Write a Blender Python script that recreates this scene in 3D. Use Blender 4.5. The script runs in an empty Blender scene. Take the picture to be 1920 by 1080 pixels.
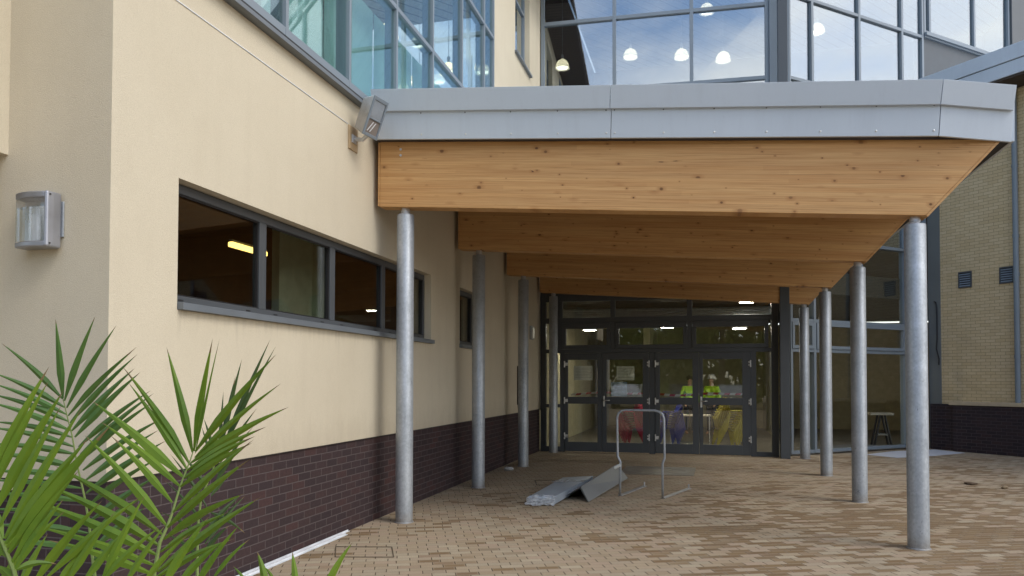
import bpy, bmesh, math, random
from mathutils import Vector, Matrix, Euler
random.seed(7)
sc = bpy.context.scene
COL = sc.collection
R = math.radians

# ------------------------------------------------------------------ camera
CAM_Z, YAW, PITCH, ROLL, FPX, CY = 1.65, 0.2494, 0.0257, -0.0017, 1431.0, 676.6
cam = bpy.data.cameras.new('camera'); camo = bpy.data.objects.new('camera', cam); COL.objects.link(camo)
cam.sensor_width = 36; cam.lens = 36 * FPX / 1920
cam.shift_y = (CY - 540) / 1920
cam.clip_start = 0.05; cam.clip_end = 2000
camo.matrix_world = Matrix.Translation((0, 0, CAM_Z)) @ Matrix.Rotation(YAW, 4, 'Z') @ Matrix.Rotation(math.pi/2 + PITCH, 4, 'X') @ Matrix.Rotation(-ROLL, 4, 'Z')
sc.camera = camo
M3 = camo.matrix_world.to_3x3()
def at(px, py, depth):
    """point of the place that stands at this distance from the viewpoint (used for the free-form plant)"""
    return Vector((0, 0, CAM_Z)) + M3 @ Vector(((px-960)/FPX*depth, -(py-CY)/FPX*depth, -depth))

# ------------------------------------------------------------------ node helpers
class NT:
    def __init__(s, name):
        s.m = bpy.data.materials.new(name); s.m.use_nodes = True
        s.t = s.m.node_tree; s.t.nodes.clear()
        s.out = s.t.nodes.new('ShaderNodeOutputMaterial')
    def n(s, typ, ins=None, **kw):
        nd = s.t.nodes.new('ShaderNode' + typ)
        for k, v in kw.items(): setattr(nd, k, v)
        for k, v in (ins or {}).items(): s.set(nd, k, v)
        return nd
    def set(s, nd, k, v):
        sock = nd.inputs[k]
        if hasattr(v, 'outputs'): v = v.outputs[0]
        if hasattr(v, 'is_output'): s.t.links.new(v, sock)
        else:
            if isinstance(v, tuple) and len(v) == 3 and sock.type == 'RGBA': v = (*v, 1)
            sock.default_value = v
    def math(s, op, a, b=None, c=None):
        nd = s.n('Math', operation=op); s.set(nd, 0, a)
        if b is not None: s.set(nd, 1, b)
        if c is not None: s.set(nd, 2, c)
        return nd.outputs[0]
    def mix(s, f, a, b, bt='MIX'):
        nd = s.n('Mix', data_type='RGBA', blend_type=bt)
        s.set(nd, 0, f); s.set(nd, 6, a); s.set(nd, 7, b)
        return nd.outputs[2]
    def ramp(s, v, stops, interp='LINEAR'):
        nd = s.n('ValToRGB', {0: v}); cr = nd.color_ramp; cr.interpolation = interp
        while len(cr.elements) < len(stops): cr.elements.new(0.5)
        for e, (p, c) in zip(cr.elements, stops):
            e.position = p; e.color = (*c, 1) if isinstance(c, tuple) else (c, c, c, 1)
        return nd.outputs[0]
    def coord(s, which='Object'): return s.n('TexCoord').outputs[which]
    def map(s, v, scale=(1,1,1), rot=(0,0,0), loc=(0,0,0)):
        return s.n('Mapping', {0: v, 'Scale': scale, 'Rotation': rot, 'Location': loc}).outputs[0]
    def noise(s, v, scale, detail=3, rough=.5):
        return s.n('TexNoise', {'Vector': v, 'Scale': scale, 'Detail': detail, 'Roughness': rough}).outputs[0]
    def sep(s, v): return s.n('SeparateXYZ', {0: v}).outputs
    def comb(s, x=0., y=0., z=0.): return s.n('CombineXYZ', {0: x, 1: y, 2: z}).outputs[0]
    def bump(s, h, strength=.3, dist=.01): return s.n('Bump', {'Height': h, 'Strength': strength, 'Distance': dist}).outputs[0]
    def pbr(s, color, rough=.5, metal=0., normal=None, spec=None, **kw):
        nd = s.n('BsdfPrincipled', {'Base Color': color, 'Roughness': rough, 'Metallic': metal})
        if normal is not None: s.set(nd, 'Normal', normal)
        if spec is not None: s.set(nd, 'Specular IOR Level', spec)
        for k, v in kw.items(): s.set(nd, k.replace('_', ' '), v)
        s.t.links.new(nd.outputs[0], s.out.inputs[0]); return nd
    def surf(s, sh): s.t.links.new(sh if hasattr(sh, 'is_output') else sh.outputs[0], s.out.inputs[0])
MATS = {}
def simple(name, c, rough=.5, metal=0., var=.12, scale=6., bump=0., spec=.5):
    t = NT(name); v = t.coord()
    n = t.noise(v, scale, 4)
    dark = tuple(x*(1-var) for x in c); light = tuple(min(1, x*(1+var)) for x in c)
    col = t.ramp(n, [(.3, dark), (.7, light)])
    nr = t.bump(t.noise(v, scale*20, 2), bump, .004) if bump else None
    rr = t.ramp(n, [(.3, rough*.85), (.7, min(1, rough*1.15))])
    t.pbr(col, rr, metal, nr, spec); MATS[name] = t.m; return t.m
def emit(name, c, k):
    t = NT(name); t.surf(t.n('Emission', {0: c, 1: k})); MATS[name] = t.m; return t.m

# cream render
t = NT('cream_render'); v = t.coord()
big = t.noise(v, .9, 5, .6); fine = t.noise(v, 160, 3, .6)
streak = t.noise(t.map(v, (5, 5, .35)), 1.0, 3)
c = t.ramp(big, [(.3, (.65, .582, .445)), (.7, (.695, .627, .487))])
c = t.mix(t.ramp(streak, [(.50, 0.), (.8, .20)]), c, (.52, .455, .34))
sz = t.sep(v)
blob = t.noise(t.map(v, (1, 1, .6)), 2.4, 6, .7)
c = t.mix(t.ramp(blob, [(.56, 0.), (.8, .22)]), c, (.55, .49, .37))
# splash marks above the brick base and weather streaks below the strip window sill
dn = t.math('ADD', t.math('MULTIPLY', t.math('SUBTRACT', sz[2], .98), 1.6), t.math('MULTIPLY', t.noise(t.map(v, (6, 6, 2)), 2., 5, .7), .9))
c = t.mix(t.ramp(dn, [(.35, .40), (.95, 0.)]), c, (.44, .38, .28))
su = t.math('ADD', t.math('MULTIPLY', t.math('SUBTRACT', 2.17, sz[2]), 1.4), t.math('MULTIPLY', t.noise(t.map(v, (9, 9, .5)), 2., 4, .6), 1.3))
below = t.math('MULTIPLY', t.math('LESS_THAN', sz[2], 2.175), t.math('MULTIPLY', t.math('GREATER_THAN', sz[1], 4.85), t.math('LESS_THAN', sz[1], 10.3)))
c = t.mix(t.math('MULTIPLY', below, t.ramp(su, [(.45, .35), (.8, 0.)])), c, (.42, .37, .28))
c = t.mix(t.ramp(fine, [(.35, .22), (.6, 0.)]), c, (.42, .36, .265))
t.pbr(c, .92, 0, t.bump(fine, .55, .006), .2); CREAM = t.m

# brick
def brick(name, cols, mortar, axis, bw=.225, bh=.075, mort=.008, rough=.8, bumpk=.5, spots=None):
    t = NT(name); v = t.coord(); s = t.sep(v)
    u = s[axis]
    row = t.math('FLOOR', t.math('DIVIDE', s[2], bh))
    off = t.math('MULTIPLY', t.math('MODULO', t.math('ABSOLUTE', row), 2.), bw/2)
    uu = t.math('ADD', u, off)
    colid = t.math('FLOOR', t.math('DIVIDE', uu, bw))
    fu = t.math('SUBTRACT', uu, t.math('MULTIPLY', colid, bw)); fv = t.math('SUBTRACT', s[2], t.math('MULTIPLY', row, bh))
    du = t.math('MINIMUM', fu, t.math('SUBTRACT', bw, fu)); dv = t.math('MINIMUM', fv, t.math('SUBTRACT', bh, fv))
    d = t.math('MINIMUM', du, dv)
    wob = t.math('MULTIPLY', t.math('SUBTRACT', t.noise(v, 60, 2), .5), .004)
    m = t.ramp(t.math('DIVIDE', t.math('ADD', d, wob), mort), [(.4, 1.), (.62, 0.)])
    idv = t.comb(colid, row, 3.3)
    wn = t.n('TexWhiteNoise', {0: idv}, noise_dimensions='3D')
    patch = t.noise(t.comb(t.math('MULTIPLY', colid, bw), t.math('MULTIPLY', row, bh), 1.), 1.3, 2)
    key = t.math('ADD', t.math('MULTIPLY', wn.outputs[0], .6), t.math('MULTIPLY', patch, .5))
    c = t.ramp(key, cols)
    n2 = t.noise(v, 45, 4, .7)
    c = t.mix(t.ramp(n2, [(.35, .35), (.65, 0.)]), c, tuple(x*.6 for x in cols[0][1]))
    c = t.mix(m, c, mortar)
    stain = t.noise(t.map(v, (1, 1, .4)), 1.6, 4, .6)
    c = t.mix(t.ramp(stain, [(.55, 0.), (.85, .25)]), c, tuple(x*1.5 for x in cols[0][1]))
    h = t.math('ADD', t.math('MULTIPLY', t.math('SUBTRACT', 1., m), 1.), t.math('MULTIPLY', n2, .25))
    t.pbr(c, rough, 0, t.bump(h, bumpk, .008), .3); return t.m
BR_DARK_Y = brick('purple_brick', [(.1, (.040, .028, .031)), (.5, (.052, .034, .036)), (.75, (.062, .037, .037)), (.95, (.085, .04, .038))], (.11, .09, .088), 1)
BR_DARK_X = brick('purple_brick_return', [(.1, (.040, .028, .031)), (.5, (.052, .034, .036)), (.75, (.062, .037, .037)), (.95, (.085, .04, .038))], (.11, .09, .088), 0)
BR_YEL = brick('buff_brick', [(.1, (.64, .485, .27)), (.5, (.71, .555, .33)), (.9, (.76, .61, .38))], (.36, .26, .15), 0, rough=.85)
BR_RED = brick('brown_brick', [(.1, (.16, .07, .045)), (.5, (.2, .09, .06)), (.9, (.25, .12, .07))], (.3, .26, .2), 0)

# timber (laminated beams, x along, laminations follow the 4 degree fall)
def timber(name, base, dark):
    t = NT(name); v = t.coord(); s = t.sep(v)
    zz = t.math('ADD', s[2], t.math('MULTIPLY', s[0], .07))
    vid = t.math('MULTIPLY', t.math('FLOOR', t.math('DIVIDE', s[1], 1.0)), 7.7)
    lam = t.math('FLOOR', t.math('DIVIDE', zz, .045))
    xo = t.math('ADD', s[0], t.math('MULTIPLY', t.n('TexWhiteNoise', {'W': lam}, noise_dimensions='1D').outputs[0], 9.))
    brd = t.math('FLOOR', t.math('DIVIDE', xo, 3.6))
    rnd = t.n('TexWhiteNoise', {0: t.comb(brd, lam, vid)}, noise_dimensions='3D').outputs[0]
    wv = t.comb(xo, vid, zz)
    g1 = t.noise(t.map(wv, (.9, 1, 60)), 1.6, 5, .6)
    g2 = t.noise(t.map(wv, (2.5, 1, 190)), 1.5, 3, .6)
    c = t.ramp(g1, [(.25, dark), (.5, base), (.75, tuple(min(1, x*1.16) for x in base))])
    c = t.mix(t.math('MULTIPLY', t.ramp(g2, [(.52, 0.), (.72, 1.)]), .5), c, dark)
    c = t.mix(t.math('MULTIPLY', rnd, .24), c, t.mix(t.math('GREATER_THAN', rnd, .6), tuple(min(1, x*1.25) for x in base), (base[0]*.72, base[1]*.62, base[2]*.6)))
    wide = t.noise(t.map(wv, (.35, 1, 5.)), 1.3, 4, .6)
    c = t.mix(t.ramp(wide, [(.35, .45), (.6, 0.)]), c, (dark[0]*1.15, dark[1]*1.1, dark[2]))
    crack = t.noise(t.map(wv, (.8, 1, 75)), 1.1, 2, .5)
    c = t.mix(t.ramp(crack, [(.70, 0.), (.76, .6)]), c, (dark[0]*.45, dark[1]*.38, dark[2]*.35))
    # knots
    kv = t.comb(t.math('MULTIPLY', xo, 2.6), vid, t.math('MULTIPLY', zz, 7.))
    vo = t.n('TexVoronoi', {'Vector': kv, 'Scale': 1., 'Randomness': 1.})
    kc = t.sep(vo.outputs['Color'])
    size = t.math('MULTIPLY', t.math('GREATER_THAN', kc[0], .5), t.math('ADD', .018, t.math('MULTIPLY', t.math('POWER', kc[1], 2.5), .085)))
    kd = t.n('VectorMath', {0: t.n('VectorMath', {0: kv, 1: vo.outputs['Position']}, operation='SUBTRACT'), 1: (.42, 0, 1./7*1.0*1.0)}, operation='MULTIPLY')
    # distance in metres-like units (x stretched a little)
    ks = t.sep(kd.outputs[0])
    dist = t.math('SQRT', t.math('ADD', t.math('POWER', t.math('MULTIPLY', ks[0], .75), 2.), t.math('POWER', ks[2], 2.)))
    kn = t.math('DIVIDE', dist, t.math('ADD', t.math('MULTIPLY', size, .24), .00001))
    km = t.ramp(kn, [(.35, 1.), (.75, .75), (1., 0.)])
    halo = t.ramp(t.math('MULTIPLY', kn, .33), [(.3, .5), (1., 0.)])
    c = t.mix(halo, c, (dark[0]*.85, dark[1]*.75, dark[2]*.7))
    c = t.mix(t.math('MULTIPLY', km, t.math('ADD', .45, t.math('MULTIPLY', kc[2], .55))), c, (.12, .05, .02))
    fz = t.math('FRACT', t.math('DIVIDE', zz, .045))
    joint = t.math('LESS_THAN', fz, .035)
    c = t.mix(t.math('MULTIPLY', joint, t.math('MULTIPLY', rnd, .6)), c, (dark[0]*.6, dark[1]*.5, dark[2]*.5))
    t.pbr(c, .55, 0, t.bump(g2, .15, .003), .35); return t.m
TIMBER = timber('laminated_timber', (.64, .385, .165), (.44, .215, .075))

# galvanised steel
def galv(name, c0, c1, metal=.55, rough=.42):
    t = NT(name); v = t.coord()
    vo = t.n('TexVoronoi', {'Vector': t.map(v, (1, 1, .8)), 'Scale': 55.}).outputs['Color']
    sp = t.sep(vo)[0]
    n = t.noise(v, 3.0, 6, .7); st = t.noise(t.map(v, (9, 9, .8)), 2., 4, .6)
    k = t.math('ADD', t.math('MULTIPLY', n, .62), t.math('ADD', t.math('MULTIPLY', sp, .12), t.math('MULTIPLY', st, .34)))
    c = t.ramp(k, [(.32, c0), (.72, c1)])
    scr = t.noise(t.map(v, (3, 3, 1.2), (.5, .3, 0)), 7., 6, .75)
    c = t.mix(t.ramp(scr, [(.62, 0.), (.70, .75)]), c, (c0[0]*.5, c0[1]*.5, c0[2]*.5))
    dz = t.math('ADD', t.math('MULTIPLY', t.sep(v)[2], 3.2), t.math('MULTIPLY', t.noise(v, 14, 4, .7), .9))
    c = t.mix(t.ramp(dz, [(.4, .55), (.95, 0.)]), c, (.24, .20, .15))
    r = t.ramp(k, [(.3, rough*1.3), (.7, rough*.8)])
    t.pbr(c, r, metal, t.bump(t.math('ADD', n, t.math('MULTIPLY', sp, .2)), .12, .01), .5); return t.m
GALV = galv('galvanised_steel', (.28, .305, .33), (.49, .525, .56), .4, .48)
GALV2 = galv('bright_galvanised_steel', (.50, .52, .54), (.66, .68, .71), .35, .4)
FRAME = simple('grey_powder_coat', (.078, .086, .094), .42, 0, .06, 2.)
FRAME_L = simple('grey_powder_coat_skylit', (.21, .25, .29), .4, 0, .05, 1.5)  # paler copy of the frame grey, with skylight put into its colour
t = NT('silver_fascia_panel'); v = t.coord()
a_ = t.noise(v, .8, 4); b_ = t.noise(t.map(v, (7, 7, .6)), 1.3, 5, .65); d_ = t.noise(v, 30, 3, .6)
c = t.ramp(a_, [(.3, (.565, .63, .70)), (.7, (.60, .665, .735))])
c = t.mix(t.ramp(b_, [(.50, 0.), (.78, .20)]), c, (.43, .47, .52))
c = t.mix(t.ramp(d_, [(.60, 0.), (.75, .10)]), c, (.40, .43, .46))
t.pbr(c, t.ramp(b_, [(.3, .42), (.7, .58)]), .05, t.bump(t.noise(v, 1.1, 2), .06, .05)); FASCIA = t.m
SILL = simple('grey_sill', (.15, .17, .19), .42, 0, .08, 4.)
DARK = simple('black_trim', (.018, .017, .018), .5)
SOFFIT = simple('dark_soffit', (.06, .045, .035), .7)
STEELW = simple('bright_hardware', (.72, .72, .70), .3, .35)
CHROME = simple('satin_steel', (.6, .6, .58), .28, .9)
SILVER = simple('silver_lamp_body', (.36, .37, .41), .33, .6)
WHITEM = simple('white_aluminium', (.78, .80, .83), .35, .2)
PANELGREY = simple('grey_wall_panel', (.17, .18, .175), .6, 0, .07, 1.2)
RENDER_GREY = simple('grey_render', (.13, .14, .15), .9, 0, .1, 3., .3)
PLATE = simple('tan_back_plate', (.46, .34, .2), .7)
STONE = simple('pale_coping_stone', (.55, .44, .29), .85, 0, .1, 5., .2)
SHEET = simple('folded_grey_sheet_metal', (.27, .28, .285), .45, .35, .1, 3.)
SHEETB = simple('dark_sheet_metal_face', (.16, .165, .16), .5, .3, .12, 4.)
PACK = simple('blue_grey_wrapped_panel', (.40, .455, .52), .4, .15, .1, 3.)
PAPER = simple('white_paper', (.72, .73, .68), .8, 0, .04)
WALLINT = simple('interior_cream_wall', (.50, .46, .30), .9)
WALLBRN = simple('interior_brown_wall', (.27, .145, .08), .8)
WALLTEAL = simple('pale_green_wall', (.36, .58, .52), .8, 0, .06, .5)
FLOORI = simple('hall_floor', (.16, .145, .12), .35)
CEILI = simple('hall_ceiling', (.5, .5, .46), .9)
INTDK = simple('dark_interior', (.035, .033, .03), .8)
TABLEW = simple('pale_table_top', (.62, .55, .45), .5)
RED = simple('red_plastic', (.50, .035, .085), .4); BLUE = simple('blue_plastic', (.03, .055, .42), .4); YEL = simple('yellow_plastic', (.62, .53, .06), .4)
HIVIS = simple('lime_fabric', (.48, .80, .04), .7); SKIN = simple('skin', (.5, .3, .21), .6); TROUS = simple('dark_fabric', (.03, .035, .05), .85)
HAT = simple('white_helmet', (.78, .78, .76), .35); REFLT = simple('silver_tape', (.7, .7, .7), .35)
TREED = simple('tree_bark', (.10, .075, .05), .9, 0, .3, 5., .4)
LAMPON = emit('lit_pendant_glass', (1., .88, .64), 5.)
TUBEON = emit('lit_tube', (1., .66, .17), 2.6)
CEILON = emit('lit_ceiling_panel', (1., .93, .78), 75.)

# slatted ceiling of the upper hall
t = NT('slatted_ceiling'); v = t.coord(); s = t.sep(t.map(v, (1, 1, 1), (0, 0, R(38))))
f = t.math('FRACT', t.math('MULTIPLY', s[0], 3.2))
c = t.mix(t.math('LESS_THAN', f, .14), (.62, .64, .66), (.2, .21, .23))
t.pbr(c, .8); SLATS = t.m
# ribbed dark metal soffit
t = NT('ribbed_soffit'); v = t.coord(); s = t.sep(v)
f = t.math('FRACT', t.math('MULTIPLY', s[1], 7.))
c = t.mix(t.math('LESS_THAN', f, .35), (.07, .045, .04), (.02, .015, .015))
t.pbr(c, .6); RIBBED = t.m

# glass
def glass(name, tint, base, gl=(1, 1, 1), rough=.0):
    t = NT(name)
    lw = t.n('LayerWeight', {0: .5}).outputs['Facing']; fr = t.math('MULTIPLY_ADD', t.math('POWER', lw, 5.), .9, .035)
    tint = tuple(x**.5 for x in tint)
    nn = t.bump(t.noise(t.coord(), .7, 1), .012, .05)
    fac = t.math('MINIMUM', t.math('ADD', base, fr), 1.)
    g = t.n('BsdfGlossy', {'Color': gl, 'Roughness': rough, 'Normal': nn})
    tr = t.n('BsdfTransparent', {0: tint})
    mx = t.n('MixShader', {0: fac, 1: tr, 2: g}); t.surf(mx); return t.m
G_UP = glass('solar_glass', (.42, .50, .52), .30, (.93, .97, 1))
G_LEFT = glass('green_solar_glass', (.66, .80, .78), .14, (.86, .97, 1))
G_DOOR = glass('clear_glass', (.88, .90, .84), .035)
G_STRIP = glass('grey_glass', (.72, .72, .64), .0)
t = NT('clear_lens'); tr = t.n('BsdfTransparent', {0: (.9, .92, .94)}); g = t.n('BsdfGlossy', {0: (1, 1, 1), 1: .08}); d = t.n('BsdfDiffuse', {0: (.6, .62, .66)})
m1 = t.n('MixShader', {0: .25, 1: tr, 2: g}); m2 = t.n('MixShader', {0: .10, 1: m1, 2: d}); t.surf(m2); LENS = t.m
t = NT('crumpled_film'); v = t.coord()
tr = t.n('BsdfTransparent', {0: (.92, .94, .95)}); nb = t.bump(t.noise(v, 22, 5, .7), .9, .03)
g = t.n('BsdfPrincipled', {'Base Color': (.72, .74, .76, 1), 'Roughness': .25, 'Normal': nb})
t.surf(t.n('MixShader', {0: t.ramp(t.noise(v, 9, 4), [(.3, .35), (.7, .9)]), 1: tr, 2: g})); FILM = t.m

# leaves
def leafmat(name, a, b, tr=.3):
    t = NT(name); v = t.coord()
    g = t.n('ObjectInfo').outputs['Random']
    n = t.noise(v, 4., 3)
    c = t.ramp(n, [(.3, a), (.7, b)])
    fine = t.noise(v, 40, 3)
    c = t.mix(t.ramp(fine, [(.5, 0.), (.8, .3)]), c, (b[0]*1.3, b[1]*1.1, b[2]))
    p = t.n('BsdfPrincipled', {'Base Color': c, 'Roughness': .48, 'Specular IOR Level': .4})
    q = t.n('BsdfTranslucent', {0: t.mix(.5, c, (.25, .32, .03))})
    t.surf(t.n('MixShader', {0: tr, 1: p, 2: q})); return t.m
PALM = leafmat('palm_leaf', (.08, .17, .014), (.165, .27, .022))
PALMB = leafmat('palm_leaf_cool', (.05, .135, .035), (.10, .21, .055))
PALMD = leafmat('palm_leaf_painted_shade', (.028, .062, .018), (.045, .09, .025))  # darker leaf copy, shade on the rear frond put into its colour
DRYTIP = simple('dry_leaf_tip', (.17, .12, .045), .7)
STEM = leafmat('palm_stem', (.13, .19, .04), (.19, .25, .06), .1)
TREEL = leafmat('tree_leaf', (.11, .15, .025), (.24, .26, .06), .35)

# paving
t = NT('block_paving'); v = t.map(t.coord(), (1, 1, 1), (0, 0, R(-22.6))); s = t.sep(v)
wob = t.math('MULTIPLY', t.math('SUBTRACT', t.noise(v, 1.1, 2), .5), .02)
y_ = t.math('ADD', s[1], wob)
row = t.math('FLOOR', t.math('DIVIDE', y_, .1))
rr = t.n('TexWhiteNoise', {'W': row}, noise_dimensions='1D').outputs[0]
off = t.math('ADD', t.math('MULTIPLY', t.math('MODULO', t.math('ABSOLUTE', row), 2.), .1), t.math('MULTIPLY', rr, .035))
x_ = t.math('ADD', t.math('ADD', s[0], off), t.math('MULTIPLY', wob, .6))
ci = t.math('FLOOR', t.math('DIVIDE', x_, .2))
fx = t.math('SUBTRACT', x_, t.math('MULTIPLY', ci, .2)); fy = t.math('SUBTRACT', y_, t.math('MULTIPLY', row, .1))
dx = t.math('MINIMUM', fx, t.math('SUBTRACT', .2, fx)); dy = t.math('MINIMUM', fy, t.math('SUBTRACT', .1, fy))
fine = t.noise(v, 70, 4, .7)
jn = t.math('MULTIPLY', t.math('SUBTRACT', t.noise(v, 18, 3), .5), .006)
jx = t.ramp(t.math('MULTIPLY', t.math('ADD', dx, jn), 100.), [(.28, 1.), (.55, 0.)])
jy = t.ramp(t.math('MULTIPLY', t.math('ADD', dy, jn), 100.), [(.12, .55), (.34, 0.)])
j = t.math('MAXIMUM', jx, jy)
idv = t.comb(ci, row, .5)
wn = t.n('TexWhiteNoise', {0: idv}, noise_dimensions='3D'); ws = t.sep(wn.outputs[1])
cen = t.comb(t.math('MULTIPLY', ci, .2), t.math('MULTIPLY', row, .1), 0.)
c = t.ramp(ws[0], [(0., (.37, .29, .195)), (.35, (.41, .33, .228)), (.6, (.42, .32, .232)), (.8, (.39, .33, .238)), (1., (.46, .385, .275))])
# wet blocks: large damp patches, block by block
lf = t.noise(cen, .55, 3, .55); mf = t.noise(t.map(cen, (.7, 2.2, 1)), 1.15, 2)
gx = t.sep(t.coord())
side = t.math('MULTIPLY', t.math('SUBTRACT', gx[0], .6), .065)
side = t.math('MINIMUM', t.math('MAXIMUM', side, -.115), .09)
near = t.math('MINIMUM', t.math('MAXIMUM', t.math('MULTIPLY', t.math('SUBTRACT', 11., gx[1]), .03), -.10), .06)
wet = t.math('ADD', t.math('ADD', t.math('ADD', t.math('MULTIPLY', lf, .55), t.math('MULTIPLY', mf, .45)), t.math('MULTIPLY', t.math('SUBTRACT', ws[1], .5), .36)), t.math('ADD', side, near))
wm = t.ramp(wet, [(.53, 0.), (.60, 1.)])
edge = t.ramp(t.math('ADD', t.math('MULTIPLY', t.math('MINIMUM', dx, dy), 18.), t.math('MULTIPLY', fine, .55)), [(.3, .25), (.62, 1.)])
wm = t.math('MULTIPLY', wm, edge)
wetc = t.ramp(ws[2], [(0., (.135, .074, .028)), (.5, (.165, .094, .037)), (1., (.205, .128, .055))])
c = t.mix(t.math('MULTIPLY', wm, .82), c, wetc)
c = t.mix(t.ramp(fine, [(.35, .35), (.65, 0.)]), c, (.22, .16, .10))
blot = t.noise(v, 2.3, 5, .65)
c = t.mix(t.ramp(blot, [(.5, 0.), (.75, .3)]), c, (.27, .22, .155))
c = t.mix(t.math('MULTIPLY', j, .9), c, (.075, .055, .035))
h = t.math('ADD', t.math('SUBTRACT', 1., j), t.math('ADD', t.math('MULTIPLY', fine, .12), t.math('MULTIPLY', ws[1], .35)))
rg = t.math('SUBTRACT', .88, t.math('MULTIPLY', wm, .12))
t.pbr(c, rg, 0, t.bump(h, .55, .006), .2); PAVE = t.m

# ------------------------------------------------------------------ mesh helpers
class MB:
    def __init__(s): s.bm = bmesh.new(); s.T = Matrix()
    def vs(s, pts): return [s.bm.verts.new(s.T @ Vector(p)) for p in pts]
    def box(s, x0, x1, y0, y1, z0, z1):
        v = s.vs([(x, y, z) for z in (z0, z1) for y in (y0, y1) for x in (x0, x1)])
        for f in ((0,2,3,1),(4,5,7,6),(0,1,5,4),(2,6,7,3),(0,4,6,2),(1,3,7,5)): s.bm.faces.new([v[i] for i in f])
        return s
    def hexa(s, b, t_):
        v = s.vs(list(b) + list(t_))
        for f in ((3,2,1,0),(4,5,6,7),(0,1,5,4),(1,2,6,5),(2,3,7,6),(3,0,4,7)): s.bm.faces.new([v[i] for i in f])
        return s
    def prism(s, poly, d):
        d = Vector(d); n = len(poly)
        a = s.vs(poly); b = s.vs([Vector(p)+d for p in poly])
        s.bm.faces.new(a[::-1]); s.bm.faces.new(b)
        for i in range(n): s.bm.faces.new((a[i], a[(i+1)%n], b[(i+1)%n], b[i]))
        return s
    def face(s, pts): s.bm.faces.new(s.vs(pts)); return s
    def tube(s, pts, r, n=10, cap=True, squash=1.):
        pts = [Vector(p) for p in pts]; rs = r if isinstance(r, (list, tuple)) else [r]*len(pts)
        up = Vector((0, 0, 1)); rings = []; pn = None
        for i, p in enumerate(pts):
            d = (pts[min(i+1, len(pts)-1)] - pts[max(i-1, 0)]).normalized()
            if pn is None:
                a = up if abs(d.dot(up)) < .9 else Vector((1, 0, 0))
                pn = (a - d*a.dot(d)).normalized()
            else: pn = (pn - d*pn.dot(d)).normalized()
            q = d.cross(pn)
            rings.append(s.vs([p + rs[i]*(math.cos(2*math.pi*k/n)*pn*squash + math.sin(2*math.pi*k/n)*q) for k in range(n)]))
        for a, b in zip(rings, rings[1:]):
            for k in range(n): s.bm.faces.new((a[k], a[(k+1)%n], b[(k+1)%n], b[k]))
        if cap: s.bm.faces.new(rings[0][::-1]); s.bm.faces.new(rings[-1])
        return s
    def lathe(s, prof, c=(0, 0, 0), n=24, cap=True):
        rings = [s.vs([(c[0]+r*math.cos(2*math.pi*k/n), c[1]+r*math.sin(2*math.pi*k/n), c[2]+z) for k in range(n)]) for r, z in prof]
        for a, b in zip(rings, rings[1:]):
            for k in range(n): s.bm.faces.new((a[k], a[(k+1)%n], b[(k+1)%n], b[k]))
        if cap: s.bm.faces.new(rings[0][::-1]); s.bm.faces.new(rings[-1])
        return s
    def build(s, name, mat, parent=None, bevel=0., smooth=False, basis=None, label=None):
        me = bpy.data.meshes.new(name); bmesh.ops.recalc_face_normals(s.bm, faces=s.bm.faces[:]); s.bm.to_mesh(me); s.bm.free()
        o = bpy.data.objects.new(name, me); COL.objects.link(o)
        for m in (mat if isinstance(mat, (list, tuple)) else [mat]): me.materials.append(m)
        if basis is not None: o.matrix_basis = basis
        if parent is not None: hang(o, parent)
        if bevel:
            b = o.modifiers.new('bevel', 'BEVEL'); b.width = bevel; b.segments = 2; b.limit_method = 'ANGLE'
        if smooth:
            for p in me.polygons: p.use_smooth = True
            if smooth == 'auto':
                for e in me.edges: pass
                me.set_sharp_from_angle(angle=R(40))
        if label: o['label'] = label
        return o
def wmat(o):
    m = o.matrix_basis.copy()
    if o.parent: m = wmat(o.parent) @ o.matrix_parent_inverse @ m
    return m
def hang(o, parent):
    o.parent = parent; o.matrix_parent_inverse = wmat(parent).inverted()
def tag(o, label, cat, group=None):
    o['label'] = label; o['category'] = cat
    if group: o['group'] = group
    return o
def thing(name, label, cat, loc=(0, 0, 0), rz=0., group=None):
    o = bpy.data.objects.new(name, None); COL.objects.link(o); o.empty_display_size = .2
    o.location = loc; o.rotation_euler = (0, 0, rz)
    return tag(o, label, cat, group)
def copy_tree(o, parent=None):
    c = o.copy(); COL.objects.link(c)
    if parent is not None: c.parent = parent
    for ch in o.children: copy_tree(ch, c)
    return c
def frame_matrix(org, xdir):
    x = Vector((xdir[0], xdir[1], 0)).normalized(); y = Vector((-x.y, x.x, 0))
    return Matrix(((x.x, y.x, 0, org[0]), (x.y, y.y, 0, org[1]), (0, 0, 1, org[2] if len(org) > 2 else 0), (0, 0, 0, 1)))

# ------------------------------------------------------------------ ground
g = MB().face([(-90, -90, 0), (90, -90, 0), (90, 90, 0), (-90, 90, 0)]).build('ground', PAVE); g['kind'] = 'structure'

# ------------------------------------------------------------------ left wing (cream rendered building)
XW = -3.79
wing = thing('rendered_building', 'cream rendered building wing with a purple brick base along the left side', 'building', (-6, 10, 0))
m = MB(); YE = 17.6
def wallx(m, y0, y1, z0, z1, x1=XW, t_=.3): m.box(x1-t_, x1, y0, y1, z0, z1)
wallx(m, 4.18, 4.845, .985, 4.735)
wallx(m, 4.845, 10.21, .985, 2.17); wallx(m, 4.845, 10.21, 3.15, 4.735)
wallx(m, 10.21, 11.52, .985, 4.735)
wallx(m, 11.52, 12.50, .985, 2.17); wallx(m, 11.52, 12.50, 3.13, 4.735)
wallx(m, 12.50, YE, .985, 4.735)
wallx(m, 4.18, 4.6, 4.735, 10.7)
wallx(m, 13.50, 15.10, 4.735, 10.7); wallx(m, 16.42, YE, 4.735, 10.7)
wallx(m, 15.10, 16.42, 4.735, 8.45); wallx(m, 15.10, 16.42, 10.3, 10.7)
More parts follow.
